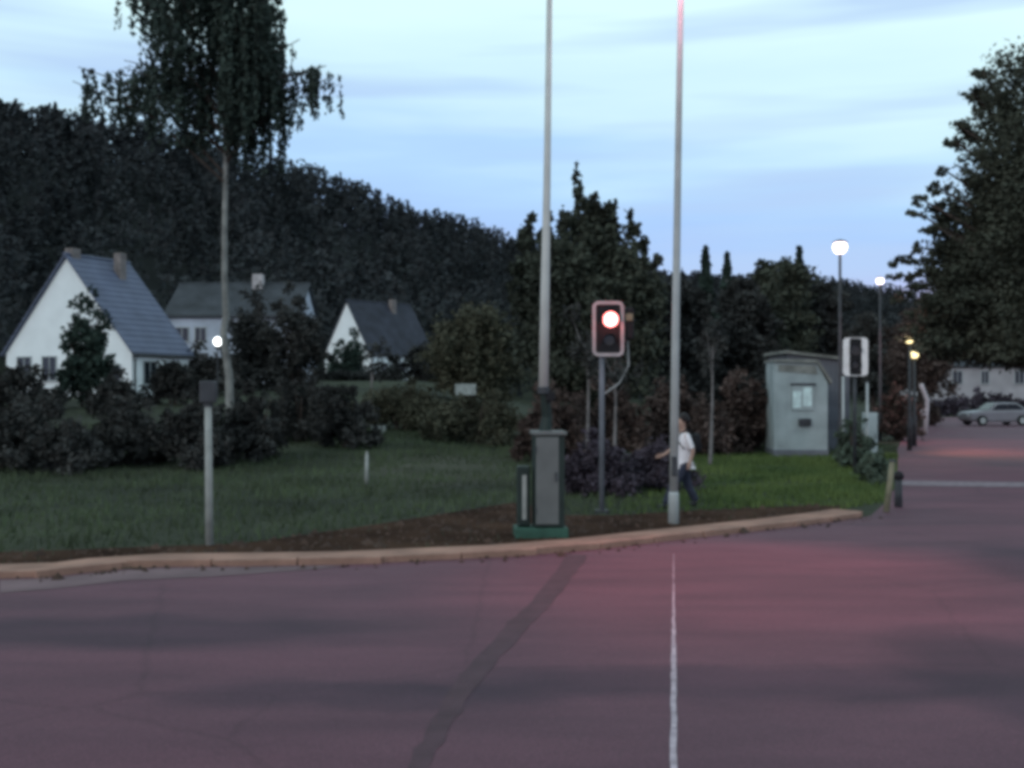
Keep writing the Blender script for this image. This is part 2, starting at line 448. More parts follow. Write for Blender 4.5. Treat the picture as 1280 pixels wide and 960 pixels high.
pv = strip(k1, k2, -0.02, 0.070, 'pavement', M['pave']); pv['kind'] = 'structure'
km = None
seg = []
for a, b in zip(KP[1:], KP[2:]):
    A_, B_ = Vector(a), Vector(b); seg.append((A_, B_, (B_ - A_).length))
tot = sum(s[2] for s in seg)
def along(s):
    for A_, B_, l in seg:
        if s <= l: return A_ + (B_ - A_) * (s / l), math.atan2((B_ - A_).y, (B_ - A_).x)
        s -= l
    return seg[-1][1], math.atan2((seg[-1][1] - seg[-1][0]).y, (seg[-1][1] - seg[-1][0]).x)
s = 0.5
while s < tot - 0.4:
    p, an = along(s)
    if km is None:
        k = obj('kerb_stone', B(-0.49, 0.49, 0.004, 0.136, -0.05, 0.085, bev=0.012), M['kerb'], pv); km = k.data
    else:
        k = bpy.data.objects.new('kerb_stone', km); C.objects.link(k); k.parent = pv
    k.location = (p.x, p.y, random.uniform(-0.006, 0.006)); k.rotation_euler = (0, random.uniform(-.006, .006), an)
    s += 0.995

# bare earth verge behind the pavement
top = [(-40, 11.5), (-20, 12.9), (-10.5, 13.6)] + [G(*p) for p in ((57, 689), (160, 685), (300, 680), (380, 669), (450, 659), (540, 645), (640, 629), (664, 632), (690, 644), (760, 645), (850, 640), (930, 636), (1000, 633), (1060, 633))]
verge = sheet('earth_verge', offset(KP, 0.60) + top[::-1], 0.008, M['dirt'])
shoulder = sheet('tarmac_shoulder', [G(0, 742), G(57, 738), G(160, 726), G(260, 722), G(400, 712), G(430, 707.5), G(310, 709.5), G(200, 711), G(130, 716), G(57, 724), G(0, 726)],
                 0.009, mat('older pale tarmac', (0.145, 0.090, 0.095), 0.85, 0.25, 1.2, 0.4, 70))

# road joint and markings
def ribbon(name, pts, w, z, m):
    a = offset(pts, w[0] if not hasattr(w, '__len__') else 0)
    L_, R_ = [], []
    for i, p in enumerate(pts):
        A_ = Vector(pts[max(i - 1, 0)]); B_ = Vector(pts[min(i + 1, len(pts) - 1)]); t = (B_ - A_).normalized(); n = Vector((-t.y, t.x))
        ww = w[i] * random.uniform(0.92, 1.08); L_.append(Vector(p) + n * ww / 2); R_.append(Vector(p) - n * ww / 2)
    return sheet(name, L_ + R_[::-1], z, m)
jp = [G(*p) for p in ((722, 694), (706, 716), (688, 740), (664, 766), (636, 794), (606, 828), (580, 862), (556, 900), (534, 938), (510, 985), (490, 1030))]
jj = []
for a, b in zip(jp, jp[1:]):
    for k in range(4):
        t = k / 4; jj.append((a[0] + (b[0] - a[0]) * t + random.uniform(-.02, .02), a[1] + (b[1] - a[1]) * t))
ribbon('tarred_joint', jj, [0.26 - 0.004 * i for i in range(len(jj))], 0.007, M['seam_wide'])
# the line that runs straight away from the camera, worn thin at the far end
def Gx(px, d): return ((px - 640) * d / F, d)
bm = bmesh.new()
ys = np.linspace(3.2, 14.3, 72); prev = None
for i, y in enumerate(ys):
    ww = 0.038 * (1 if y < 9 else max(0.22, 1 - (y - 9) / 4)); cx = (842 - 640) * y / F
    l = bm.verts.new((cx - ww / 2 + random.uniform(-.004, .004), y, 0.008)); r = bm.verts.new((cx + ww / 2 + random.uniform(-.004, .004), y, 0.008))
    if prev: bm.faces.new((prev[0], prev[1], r, l))
    prev = (l, r)
cl = obj('lane_line', bm, M['paint']); cl['kind'] = 'structure'
sheet('stop_line', [Gx(1128, 24.9), Gx(1224, 24.6), (13.6, 24.2), (13.7, 25.3), Gx(1224, 25.9), Gx(1128, 26.2)], 0.008, M['paint2'])

# loose stones on the verge and grass tufts (nobody could count them)
def inside(px_, py_, poly):
    c = np.zeros(len(px_), bool); n = len(poly); j = n - 1
    for i in range(n):
        xi, yi = poly[i]; xj, yj = poly[j]
        hit = ((yi > py_) != (yj > py_)) & (px_ < (xj - xi) * (py_ - yi) / (yj - yi + 1e-12) + xi)
        c ^= hit; j = i
    return c
vp = offset(KP, 0.75) + top[::-1]
cx = rng.uniform(-14, 7, 9000); cy = rng.uniform(11, 23.5, 9000)
ok = inside(cx, cy, vp); cx, cy = cx[ok], cy[ok]
kk = [Vector(p) for p in KP[2:]]
ti = rng.integers(0, len(kk) - 1, 140); tf = rng.random(140); tn = rng.random(140) ** 2 * .4
cx = np.concatenate([cx, [kk[i].lerp(kk[i + 1], f).x + n * .25 for i, f, n in zip(ti, tf, tn)]])
cy = np.concatenate([cy, [kk[i].lerp(kk[i + 1], f).y - n - .03 for i, f, n in zip(ti, tf, tn)]])
base = np.array([[1, 0, 0], [-.5, .8, 0], [-.5, -.8, 0], [0, 0, .8]])
nS = len(cx); sz = rng.uniform(.012, .05, nS) * (1 + (rng.random(nS) > .95) * 1.2)
an = rng.uniform(0, 6.3, nS); ca, sa = np.cos(an), np.sin(an)
bx_ = base[None, :, 0] * ca[:, None] - base[None, :, 1] * sa[:, None]; by_ = base[None, :, 0] * sa[:, None] + base[None, :, 1] * ca[:, None]
V = np.stack([cx[:, None] + bx_ * sz[:, None], cy[:, None] + by_ * sz[:, None], 0.008 + base[None, :, 2] * sz[:, None]], -1).reshape(-1, 3)
ff = np.array([[0, 1, 3], [1, 2, 3], [2, 0, 3]]); Fc = (np.arange(nS)[:, None, None] * 4 + ff[None]).reshape(-1, 3)
tagp(raw('pebbles', V, Fc, M['pebble']), 'loose reddish pebbles scattered over the earth verge and along the kerb', 'pebbles', kind='stuff')

def blades(name, n, xr, yr, keep, h, wd, m, label):
    x = rng.uniform(*xr, n); y = rng.uniform(*yr, n)
    kk = keep(x, y); x, y = x[kk], y[kk]
    cl_ = np.array([noise.noise(Vector((a * .5, b * .5, 0))) for a, b in zip(x, y)])
    hh = h * rng.uniform(.4, 1.2, len(x)) * (1 + cl_ * 0.8); a = rng.uniform(0, 6.3, len(x)); lean = rng.uniform(-.5, .5, (len(x), 2))
    z = terr(x, y) - 0.01; wv = wd * rng.uniform(.6, 1.4, len(x))
    v = np.stack([np.stack([x - np.cos(a) * wv, y - np.sin(a) * wv, z], -1), np.stack([x + np.cos(a) * wv, y + np.sin(a) * wv, z], -1),
                  np.stack([x + lean[:, 0] * hh, y + lean[:, 1] * hh, z + hh], -1)], 1).reshape(-1, 3)
    o = raw(name, v, np.arange(len(v)).reshape(-1, 3), m)
    return tagp(o, label, 'grass', kind='stuff')
onroad = KP + BR + [(60, 98), (60, -40), (-40, -40)]
def field(x, y):
    return ~inside(x, y, vp) & ~inside(x, y, offset(KP, 0.75)[:-1] + BR + [(60, 98), (60, -40), (-40, -40)]) & ~inside(x, y, onroad) & (x > -0.62 * y) & (x < .50 * y)
blades('meadow_grass', 90000, (-22, 16), (12, 44), lambda x, y: field(x, y) & ((x / y < 0.06 + 0.16 * rng.random(len(x))) | (y > 37)), 0.16, 0.016, M['grass'], 'short dark olive meadow grass growing behind the road verge')
blades('lawn_grass', 60000, (1.5, 13), (17, 37), lambda x, y: field(x, y) & (x / y > 0.06 + 0.16 * rng.random(len(x))) & (x < .42 * y), 0.13, 0.018, M['lawn'], 'brighter green lawn grass growing in front of the grey hut')
blades('verge_weeds', 5000, (-12, 7), (12.5, 24), lambda x, y: inside(x, y, vp) & (rng.random(len(x)) < .35), 0.10, 0.012, M['leaf_olive'], 'sparse olive weeds growing in the bare earth verge')

# ------------------------------------------------------------------ foliage
def leafquads(c, size, name, m, parent, droop=0.0, aspect=1.6):
    n = len(c)
    u = rng.normal(size=(n, 3)); 
    if droop: u[:, 2] -= droop * 2; u[:, :2] *= (1 - droop * .6)
    u /= np.linalg.norm(u, axis=1)[:, None]
    t = rng.normal(size=(n, 3)); v = np.cross(u, t); v /= np.linalg.norm(v, axis=1)[:, None] + 1e-9
    s = size * rng.uniform(.55, 1.35, n)[:, None]
    p = np.stack([c - u * s * aspect / 2, c + v * s / 2, c + u * s * aspect / 2, c - v * s / 2], 1).reshape(-1, 3)
    return raw(name, p, np.arange(len(p)).reshape(-1, 4), m, parent)

def clump_pts(clumps, n):
    """points in many small sub-clusters inside each ellipsoid (x,y,z,rx,ry,rz)"""
    P_ = []
    vol = np.array([c[3] * c[4] * c[5] for c in clumps]) ** (2 / 3.); vol /= vol.sum()
    for c, f in zip(clumps, vol):
        k = max(3, int(n * f)); sub = max(5, k // 60)
        d = rng.normal(size=(sub, 3)); d /= np.linalg.norm(d, axis=1)[:, None]
        r = rng.uniform(.25, 1.0, sub) ** .6
        cen = d * r[:, None]
        pick = rng.integers(0, sub, k)
        q = cen[pick] + rng.normal(size=(k, 3)) * 0.19
        P_.append(q * np.array(c[3:6]) + np.array(c[:3]))
    return np.concatenate(P_)

def tree(name, label, cat, loc, h, r, clumps, n, leaf, lm, bm_='bark', group=None, lean=0, trunk_top=0.8, limbs=True, aspect=1.6):
    """clumps in local metres"""
    t = thing(name, label, cat, loc, 0, group)
    b = bmesh.new()
    pts = [(lean * z + 0.10 * r * math.sin(z * 1.3) * 3, 0.05 * math.cos(z), z) for z in np.linspace(-0.2, h * trunk_top, 9)]
    tube(b, pts, [r * (1.15 - 0.9 * i / 8) for i in range(9)], 10)
    if limbs:
        for c in clumps[:14]:
            z0 = max(h * 0.15, c[2] - 0.35 * math.hypot(c[0], c[1]) - 0.6)
            z0 = min(z0, h * trunk_top * .95); f = z0 / h
            tube(b, [(lean * z0, 0, z0), (lean * z0 * .5 + c[0] * .5, c[1] * .5, (z0 + c[2]) / 2 - .1), (c[0], c[1], c[2] + c[5] * .3)], [r * .45 * (1 - f * .5), r * .28, r * .08], 6)
    obj('trunk', b, M[bm_], t, True)
    leafquads(clump_pts(clumps, n), leaf, 'crown', M[lm], t, aspect=aspect)
    return t

def blob(x0, x1, z0, z1, dy, k, rr):
    """k clumps spread through a box, sizes about rr"""
    return [(random.uniform(x0, x1), random.uniform(-dy, dy), random.uniform(z0, z1), rr * random.uniform(.7, 1.3), rr * random.uniform(.7, 1.2), rr * random.uniform(.7, 1.25)) for _ in range(k)]

def shrub(name, label, cat, px0, px1, ptop, d, lm, n=2500, leaf=.12, pbase=None, group=None, dy=None):
    xc = (px0 + px1) / 2; x, y, _ = W(xc, 490, d)
    z = float(terr(x, y)) if pbase is None else CZ + (490 - pbase) / F * d
    wd = (px1 - px0) / F * d; h = CZ + (490 - ptop) / F * d - z
    t = thing(name, label, cat, (x, y, z), 0, group)
    b = bmesh.new()
    for k in range(6):
        a = random.uniform(0, 6.3); q = random.uniform(.1, .35) * wd
        tube(b, [(0.15 * math.cos(a), .15 * math.sin(a), -.1), (q * .6 * math.cos(a), q * .5 * math.sin(a), h * .4), (q * math.cos(a), q * .8 * math.sin(a), h * random.uniform(.6, .85))], [.05, .035, .01], 6)
    obj('stem', b, M['bark'], t)
    rr = min(h * .32, wd * .24); dy = wd * .22 if dy is None else dy
    cl = []
    for k in range(max(9, int(1.5 * wd * h / rr ** 2))):
        xx = random.uniform(-.5, .5) * (wd - rr); top = h * (1 - .25 * random.random() - .55 * abs(2 * xx / wd) ** 2.5)
        cl.append((xx, random.uniform(-dy, dy), random.uniform(rr * .6, max(rr * .7, top - rr * .8)), rr * random.uniform(.8, 1.2), rr, rr * random.uniform(.8, 1.15)))
    cl.append((random.uniform(-.15, .15) * wd, 0, h - rr * .85, rr * .9, rr * .9, rr * .9))
    leafquads(clump_pts(cl, n), leaf, 'foliage', M[lm], t)
    return t

def conifer(name, label, px, ptop, d, wpx, lm='conifer', n=7000, leaf=.17, group=None, pbase=None):
    x, y, _ = W(px, 490, d); z = float(terr(x, y)); h = CZ + (490 - ptop) / F * d - z; rb = wpx / 2 / F * d
    t = thing(name, label, 'tree', (x, y, z), 0, group)
    b = bmesh.new(); tube(b, [(0, 0, -.2), (0, 0, h * .5), (0, 0, h * .98)], [h * .018, h * .010, .015], 8)
    obj('trunk', b, M['bark'], t, True)
    f = rng.random(n) ** 1.7; tier = f
    hh = .06 + .93 * tier; a = rng.uniform(0, 6.3, n)
    k = np.round(a * 2.2 + tier * 17); rad = rb * (1 - hh) ** .8 * (0.80 + 0.20 * np.sin(hh * h * 7) + .12 * np.sin(a * 5 + hh * 30)) + .04
    rr = rad * rng.uniform(.15, 1, n) ** .6
    P_ = np.stack([rr * np.cos(a), rr * np.sin(a), h * hh - rr * .22], -1)
    leafquads(P_, leaf, 'crown', M[lm], t, droop=.3, aspect=1.9)
    return t

# weeping birch at the left: a tall pale trunk, a curtain of hanging twigs
def birch():
    d = 32.0; x, y, _ = W(284, 490, d); z = float(terr(x, y))
    t = thing('birch_tree', 'tall weeping birch with pale slender trunk and hanging twigs before the houses', 'tree', (x, y, z))
    s = F / d
    def l(px, py): return ((px - 284) / s, CZ + (490 - py) / s - z)      # local x,z of a picture point at the trunk's depth
    b = bmesh.new()
    tp = [(288, 560), (287, 520), (286, 470), (279, 415), (283, 396), (281, 340), (281, 280), (282, 200), (278, 120), (274, 30), (268, -60), (262, -150)]
    pts = [(l(*p)[0], 0.05 * math.sin(i), l(*p)[1]) for i, p in enumerate(tp)]; pts[0] = (pts[0][0], 0, -0.2)
    tube(b, pts, [.17, .13, .115, .10, .10, .088, .08, .07, .06, .05, .035, .02], 12)
    obj('trunk', b, M['birch'], t, True)
    leaves = []; bb = bmesh.new()
    # main branches (picture-scale shape, real depth spread around the trunk)
    tips = []
    for k in range(26):
        tips.append((random.uniform(192, 345), random.uniform(-170, 60), random.uniform(-1.9, 1.9)))
    tips += [(106, 90, -.5), (130, 82, .6), (158, 78, -.2), (188, 60, .3), (410, 86, -.3), (390, 80, .5), (96, 105, -.3), (120, 95, .4), (140, 100, .8), (165, 92, -.6), (150, 118, .1), (180, 80, .2), (210, 95, -.8), (416, 92, .2), (398, 88, -.4), (380, 98, .3), (372, 45, .3), (362, 60, -.5), (345, 85, .8), (350, 110, .2), (355, 100, -.9),
             (150, -20, .6), (176, -25, -.8), (162, -15, 0), (330, 20, 1.2), (338, -10, -1.2), (205, 40, 1.0), (318, 60, .4), (300, 70, -1.2), (240, 70, 1.3)]
    for (px, py, dy) in tips:
        tx, tz = l(px, py); z0 = tz - random.uniform(.8, 1.8) - .25 * abs(tx)
        p0 = Vector((l(280, 0)[0] * 0, 0, max(5.2, z0))); p2 = Vector((tx, dy, tz)); p1 = (p0 + p2) / 2 + Vector((0, 0, .5))
        tube(bb, [p0, p1, p2], [.05, .03, .012], 6)
        # strands fall from points along the outer half of the branch
        side = (px < 185 or px > 350)
        for q in range(9 if side else 17):
            f = random.uniform(.55 if side else .35, 1.05)
            a = p0.lerp(p1, f * 2) if f < .5 else p1.lerp(p2, (f - .5) * 2)
            ln = random.uniform(.5, 1.3) if side else random.uniform(1.2, 3.4)
            low = l(0, 215 if px > 300 else 195)[1] + random.uniform(-.2, .8)
            if not side: ln = min(ln, max(.4, a.z - low))
            else: ln = min(ln, max(.4, a.z - l(0, 155 if px < 300 else 165)[1]))
            a = a + Vector((random.uniform(-.25, .25), random.uniform(-.3, .3), 0)); sway = random.uniform(-.10, .10)
            m_ = int(ln * (26 if not side else 30)); tt = rng.random(m_)
            P_ = np.stack([a.x + sway * tt + rng.normal(0, .045, m_), a.y + rng.normal(0, .045, m_), a.z - ln * tt], -1)
            leaves.append(P_)
            if q % 3 == 0: tube(bb, [a, a + Vector((sway, 0, -ln))], [.008, .004], 3, False)
    obj('branches', bb, M['bark'], t)
    leafquads(np.concatenate(leaves), .085, 'crown', M['leaf_birch'], t, droop=.5, aspect=2.0)
birch()

# dark poplar-like tree with upright spires in the middle
d = 45.0; x, y, _ = W(732, 490, d); z = float(terr(x, y)); s = F / d
def lc(px, py, rx, rz, dy=0, ry=None): return ((px - 732) / s, dy, CZ + (490 - py) / s - z, rx / s, (ry or rx) / s, rz / s)
cl = [lc(720, 222, 4, 17), lc(722, 250, 8, 24), lc(730, 275, 16, 28), lc(745, 252, 5, 14, -.3), lc(748, 275, 9, 22, -.3), lc(767, 256, 4, 14, .2), lc(764, 282, 9, 26, .2), lc(790, 276, 5, 14), lc(792, 300, 10, 22), lc(806, 322, 13, 20, .4), lc(823, 325, 5, 12), lc(812, 340, 12, 14), lc(700, 285, 13, 22, -.4),
      lc(664, 282, 7, 14), lc(660, 304, 12, 20), lc(650, 300, 6, 14, .5), lc(652, 325, 13, 24, .5), lc(684, 285, 8, 16), lc(682, 308, 14, 22), lc(745, 310, 42, 36, .5, 60), lc(700, 340, 42, 42, -.5, 60), lc(775, 345, 36, 42, .3, 55), lc(670, 365, 28, 45, .4), lc(735, 385, 70, 45, 0, 70),
      lc(690, 430, 48, 40, .8), lc(780, 430, 46, 40, -.4), lc(735, 470, 75, 35, 0, 60), lc(640, 345, 7, 15), lc(812, 375, 20, 34)]
tree('spired_tree', 'tall dark bushy tree with several upright leafy spires behind the red signal', 'tree', (x, y, z), 10, .22, cl, 40000, .15, 'leaf', trunk_top=.7, limbs=False)

# trees right of the middle, in front of the valley side
conifer('spruce_tree', 'narrow dark spruce nearest the right side of the tall lamp post', 882, 306, 62, 62, n=6000)
conifer('spruce_tree', 'small pointed spruce just right of the narrow spruce by the lamp post', 909, 314, 66, 56, n=5000)
conifer('spruce_tree', 'pointed dark spruce rising above the hut, left of the nearer lit lamp', 999, 306, 64, 60, n=5000)
def broad(label, px, d, wpx, ptop, pbot, lm, n, leaf, k=12, name='broadleaf_tree', group=None, dr=.25):
    x, y, _ = W(px, 490, d); z = float(terr(x, y)); s = F / d; wd = wpx / s; zt = CZ + (490 - ptop) / s - z; zb = max(.4, CZ + (490 - pbot) / s - z)
    rr = min(wd * .26, (zt - zb) * .3); cl = []
    for i in range(k):
        f = (i + .5) / k; hz = zb + rr * .5 + (zt - zb - rr * 1.3) * f
        ww = (wd / 2 - rr * .8) * math.sin(math.pi * min(1, .22 + .62 * f)) ** .6
        a = i * 2.4; cl.append((ww * math.cos(a) * random.uniform(.5, 1.05), ww * math.sin(a), hz, rr * random.uniform(.8, 1.2), rr, rr * random.uniform(.75, 1.1)))
    cl.append((random.uniform(-.1, .1) * wd, 0, zt - rr * .8, rr * .8, rr * .8, rr * .8))
    return tree(name, label, 'tree', (x, y, z), zt, .03 * zt, cl, int(n * 1.8), leaf * .72, lm, group=group)
broad('rounded dark tree whose crown stands directly above the grey hut', 972, 58, 105, 324, 470, 'leaf', 9000, .24)
broad('low dark bushy tree between the two lamp posts left of the hut', 925, 54, 95, 348, 520, 'leaf_dark', 8000, .24)
broad('dark bushy tree behind the tall lamp post and the walking person', 855, 50, 90, 352, 530, 'leaf_dark', 8000, .22)
broad('dark tree between the hut roof and the nearer lit lamp post', 1030, 60, 70, 352, 480, 'leaf_dark', 6000, .24)
broad('dark tree at the foot of the hillside beyond the two white signals', 1090, 78, 80, 392, 500, 'leaf_dark', 6000, .26)
broad('brownish copper leaved tree overhanging the road left of the cream house', 1150, 66, 95, 385, 492, 'leaf_brown', 9000, .20)
broad('dark olive tree right of the small white gabled cottage', 590, 72, 130, 385, 500, 'leaf_olive', 9000, .26)

# big tree on the right, its branches reach over the road
d = 34.0; x, y, _ = W(1318, 490, d); z = float(terr(x, y)); s = F / d
def lr(px, py, rx, rz, dy=0, ry=None): return ((px - 1318) / s, dy, CZ + (490 - py) / s - z, rx / s, (ry or rx) / s, rz / s)
cl = [lr(1228, 92, 12, 10), lr(1214, 118, 10, 8), lr(1240, 130, 26, 30), lr(1212, 160, 18, 20, .5), lr(1196, 158, 10, 8), lr(1190, 178, 9, 10), lr(1216, 215, 24, 26, -.5), lr(1180, 215, 8, 8), lr(1172, 236, 14, 9),
      lr(1150, 250, 12, 7), lr(1185, 262, 22, 14, .6), lr(1146, 268, 11, 8), lr(1165, 290, 18, 10, -.5), lr(1190, 305, 26, 16), lr(1150, 310, 10, 9), lr(1135, 325, 16, 8), lr(1114, 330, 9, 6),
      lr(1170, 335, 22, 14, .4), lr(1142, 345, 12, 8), lr(1195, 350, 36, 20), lr(1150, 362, 16, 9), lr(1180, 378, 34, 18, -.6), lr(1215, 300, 34, 60, 1, 60), lr(1262, 200, 45, 80, 0, 70), lr(1280, 300, 60, 80, 0, 80),
      lr(1225, 380, 50, 40, .5, 60), lr(1270, 400, 60, 40, 0, 60), lr(1205, 405, 40, 26, .8), lr(1250, 430, 40, 18, 0), lr(1310, 250, 60, 100, 1, 80), lr(1270, 110, 36, 50), lr(1320, 380, 60, 50, 0, 70), lr(1175, 410, 26, 18), lr(1200, 425, 36, 16, .3), lr(1240, 360, 60, 60, .5, 60), lr(1130, 372, 14, 9), lr(1120, 345, 10, 6), lr(1155, 395, 22, 12), lr(1215, 440, 44, 13, .4), lr(1170, 432, 30, 12, -.3), lr(1270, 445, 50, 14, 0), lr(1190, 385, 40, 24, 0, 50), lr(1150, 415, 28, 14, .4), lr(1240, 435, 50, 20, .6, 60), lr(1290, 440, 50, 24, 0, 60), lr(1255, 270, 50, 60, 0, 70), lr(1220, 330, 44, 44, 0, 60)]
tree('roadside_tree', 'large dark leafy tree at the right edge with branches reaching over the road', 'tree', (x, y, z), 11.5, .28, cl, 90000, .085, 'leaf', trunk_top=.8)

# shrubs, hedges and thickets
for a in [
 ('shrub', 'dark leafy shrub in front of the white gabled house, leftmost of the row', -60, 62, 489, 30, 'leaf_dark'),
 ('shrub', 'dark leafy shrub below the left window of the white gabled house', 34, 128, 506, 28.5, 'leaf_dark'),
 ('shrub', 'dark leafy shrub below the right corner of the white gabled house', 112, 215, 498, 31, 'leaf_dark'),
 ('shrub', 'dark shrub directly behind the pale roadside post and left of the birch foot', 200, 286, 486, 30.0, 'leaf_dark'),
 ('shrub', 'dark shrub just right of the birch trunk foot', 276, 352, 478, 32, 'leaf_dark'),
 ('shrub', 'taller dark shrub left below the small white gabled cottage', 330, 420, 468, 38, 'leaf_dark'),
 ('shrub', 'dark shrub straight below the small white gabled cottage', 392, 470, 480, 36, 'leaf_dark'),
 ('shrub', 'wide olive shrub beyond the meadow right of the cottage', 448, 555, 474, 44, 'leaf_olive'),
 ('shrub', 'olive dark shrub in the meadow left of the raised barrier', 528, 660, 484, 40, 'leaf_olive'),
]: shrub(a[0], a[1], 'shrub', *a[2:], n=9000, leaf=.085, dy=.9)
shrub('garden_shrub', 'dark green pointed bush hiding the middle of the white gable wall', 'shrub', 76, 138, 358, 54, 'conifer', n=7000, leaf=.14, dy=.6)
shrub('garden_shrub', 'dark bush at the far left in front of the white gabled house', 'shrub', -30, 72, 452, 52, 'leaf_dark', n=5000, leaf=.14, dy=.8)
shrub('garden_shrub', 'dark bush at the foot of the white gable right of the pointed bush', 'shrub', 110, 176, 462, 50, 'leaf_dark', n=4000, leaf=.14, dy=.8)
shrub('garden_shrub', 'grey dark bushes right of the birch trunk in front of the long slate roof', 'shrub', 284, 350, 352, 74, 'leaf_dark', n=9000, leaf=.17)
shrub('garden_shrub', 'dark rounded bush at the right end of the long slate roofed house', 'shrub', 332, 404, 350, 72, 'leaf_dark', n=10000, leaf=.17)
shrub('garden_shrub', 'dark low bushes beneath the long slate roofed house left of the birch', 'shrub', 220, 305, 430, 66, 'leaf_dark', n=7000, leaf=.15)
shrub('garden_shrub', 'round dark green bush hiding the middle of the small cottage gable', 'shrub', 412, 458, 412, 108, 'conifer', n=3500, leaf=.22)
shrub('garden_shrub', 'dark bushes along the dim side wall of the small white cottage', 'shrub', 482, 560, 432, 100, 'leaf_dark', n=7000, leaf=.22)
shrub('garden_shrub', 'low dark bushes beneath the small white cottage', 'shrub', 380, 500, 462, 96, 'leaf_dark', n=5000, leaf=.22)
shrub('garden_shrub', 'dark bush beneath the grey roof at the right end of the white house', 'shrub', 182, 252, 448, 56, 'leaf_dark', n=4500, leaf=.14)
shrub('hedge', 'purplish dark hedge behind the red signal post', 'hedge', 705, 790, 538, 22.5, 'leaf_purple', n=8000, leaf=.065, dy=.35)
shrub('hedge', 'purplish dark hedge behind the walking person and lamp post', 'hedge', 775, 868, 548, 23.5, 'leaf_purple', n=8000, leaf=.065, dy=.35)
shrub('thicket', 'dark brown thicket behind the raised barrier cabinet', 'shrub', 645, 735, 478, 33, 'leaf_brown', n=9000, leaf=.10, dy=.9)
shrub('thicket', 'dark brown thicket behind the signal post', 'shrub', 720, 815, 455, 34, 'leaf_brown', n=9000, leaf=.10, dy=.9)
shrub('thicket', 'dark brown thicket right of the tall lamp post', 'shrub', 805, 905, 470, 36, 'leaf_brown', n=9000, leaf=.10, dy=.9)
shrub('thicket', 'dark brown thicket directly left of the grey hut', 'shrub', 885, 975, 462, 38, 'leaf_brown', n=9000, leaf=.10, dy=.9)
shrub('bush', 'grey green bush below the second signal, right of the hut', 'shrub', 1048, 1090, 520, 30, 'leaf_pale', n=2200, leaf=.09, dy=.4)
shrub('bush', 'pale grey green bush at the road corner beside the short wooden post', 'shrub', 1076, 1112, 560, 25, 'leaf_pale', n=1800, leaf=.08, dy=.4)
shrub('bush', 'dark reddish bush along the left side of the road beyond the corner', 'shrub', 1098, 1148, 482, 48, 'leaf_brown', n=3200, leaf=.11, dy=.8)
shrub('bush', 'dark reddish bush under the overhanging tree beyond the dim lamps', 'shrub', 1128, 1172, 488, 70, 'leaf_brown', n=2600, leaf=.15, dy=.8)
shrub('hedge', 'dark clipped hedge in front of the cream house across the road', 'hedge', 1158, 1305, 486, 96, 'leaf_purple', n=5000, leaf=.22, dy=.6)

# slender trunks of young birches in the thicket
for px, py0, py1, dd, lab in ((733, 440, 555, 29, 'thin pale young birch left of the red signal'), (767, 470, 560, 28, 'thin pale young birch just right of the red signal post'),
                         (888, 440, 560, 31.5, 'thin pale young birch between the lamp post and the hut'), (463, 452, 585, 46, 'thin young birch behind the meadow below the cottage')):
    x, y, _ = W(px, 490, dd); z = float(terr(x, y)); s = F / dd; h = CZ + (490 - py0) / s - z
    tree('young_birch', lab, 'tree', (x, y, z), h * 1.25, .055, [(random.uniform(-.5, .5), random.uniform(-.4, .4), h * random.uniform(.85, 1.3), .4, .4, .5) for _ in range(5)], 500, .09, 'leaf_dark', 'birch_small', lean=.02, trunk_top=.85)

# forest on the valley side: one mass of tree crowns
def forest():
    X_, Y_ = [], []
    cand = 9000
    x = rng.uniform(-330, 320, cand); y = rng.uniform(100, 500, cand)
    fy = np.interp(x, FX, FY); ry = np.interp(x, RX, RY)
    ok = (y > fy + 4) & (y < ry + 14) & (np.abs(x) < y * .62)
    x, y = x[ok], y[ok]
    # ridge trees so that the skyline is closed
    rx_ = rng.uniform(-180, 200, 900); ry_ = np.interp(rx_, RX, RY) + rng.uniform(-10, 6, 900)
    x = np.concatenate([x, rx_]); y = np.concatenate([y, ry_]); n = len(x); z = terr(x, y)
    h = rng.uniform(7, 12, n) * (1 + .10 * np.sin(x * .11) * np.cos(y * .07)); con = rng.random(n) < .45; r = np.where(con, h * .20, h * .33)
    k = 150
    f = rng.random((n, k)); a = rng.uniform(0, 6.3, (n, k)); u = rng.uniform(.45, 1, (n, k)) ** .5
    prof = np.where(con[:, None], (1 - f) ** .8, np.sqrt(np.clip(1 - (2 * f - .9) ** 2 / 1.25, 0, 1)))
    rad = r[:, None] * prof * u
    P_ = np.stack([x[:, None] + rad * np.cos(a), y[:, None] + rad * np.sin(a), z[:, None] + h[:, None] * (.02 + .96 * f)], -1).reshape(-1, 3)
    o = leafquads(P_, .62, 'hillside_forest', M['forest'], None, droop=.2, aspect=1.4)
    tagp(o, 'dark forest covering the whole valley side behind the houses', 'forest', kind='stuff')
    print('forest trees', n)
forest()

# ------------------------------------------------------------------ houses
def window(parent, mx, w, h, name='window'):
    """mx places the window: local x across, y outwards (-y is out), z up; centre of the sill at origin"""
    bm = bmesh.new(); f = .07
    box(bm, -w / 2 - f, -w / 2, -.05, .06, 0, h, mx=mx); box(bm, w / 2, w / 2 + f, -.05, .06, 0, h, mx=mx)
    box(bm, -w / 2 - f, w / 2 + f, -.052, .062, h, h + f, mx=mx); box(bm, -w / 2 - f - .05, w / 2 + f + .05, -.12, .062, -f, 0, mx=mx)
    box(bm, -.025, .025, -.035, .05, .002, h - .002, mx=mx)
    o = obj(name, bm, M['frame'], parent)
    obj('pane', B(-w / 2, w / 2, -.012, .03, .003, h - .003, mx=mx), M['glass'], o)
    return o

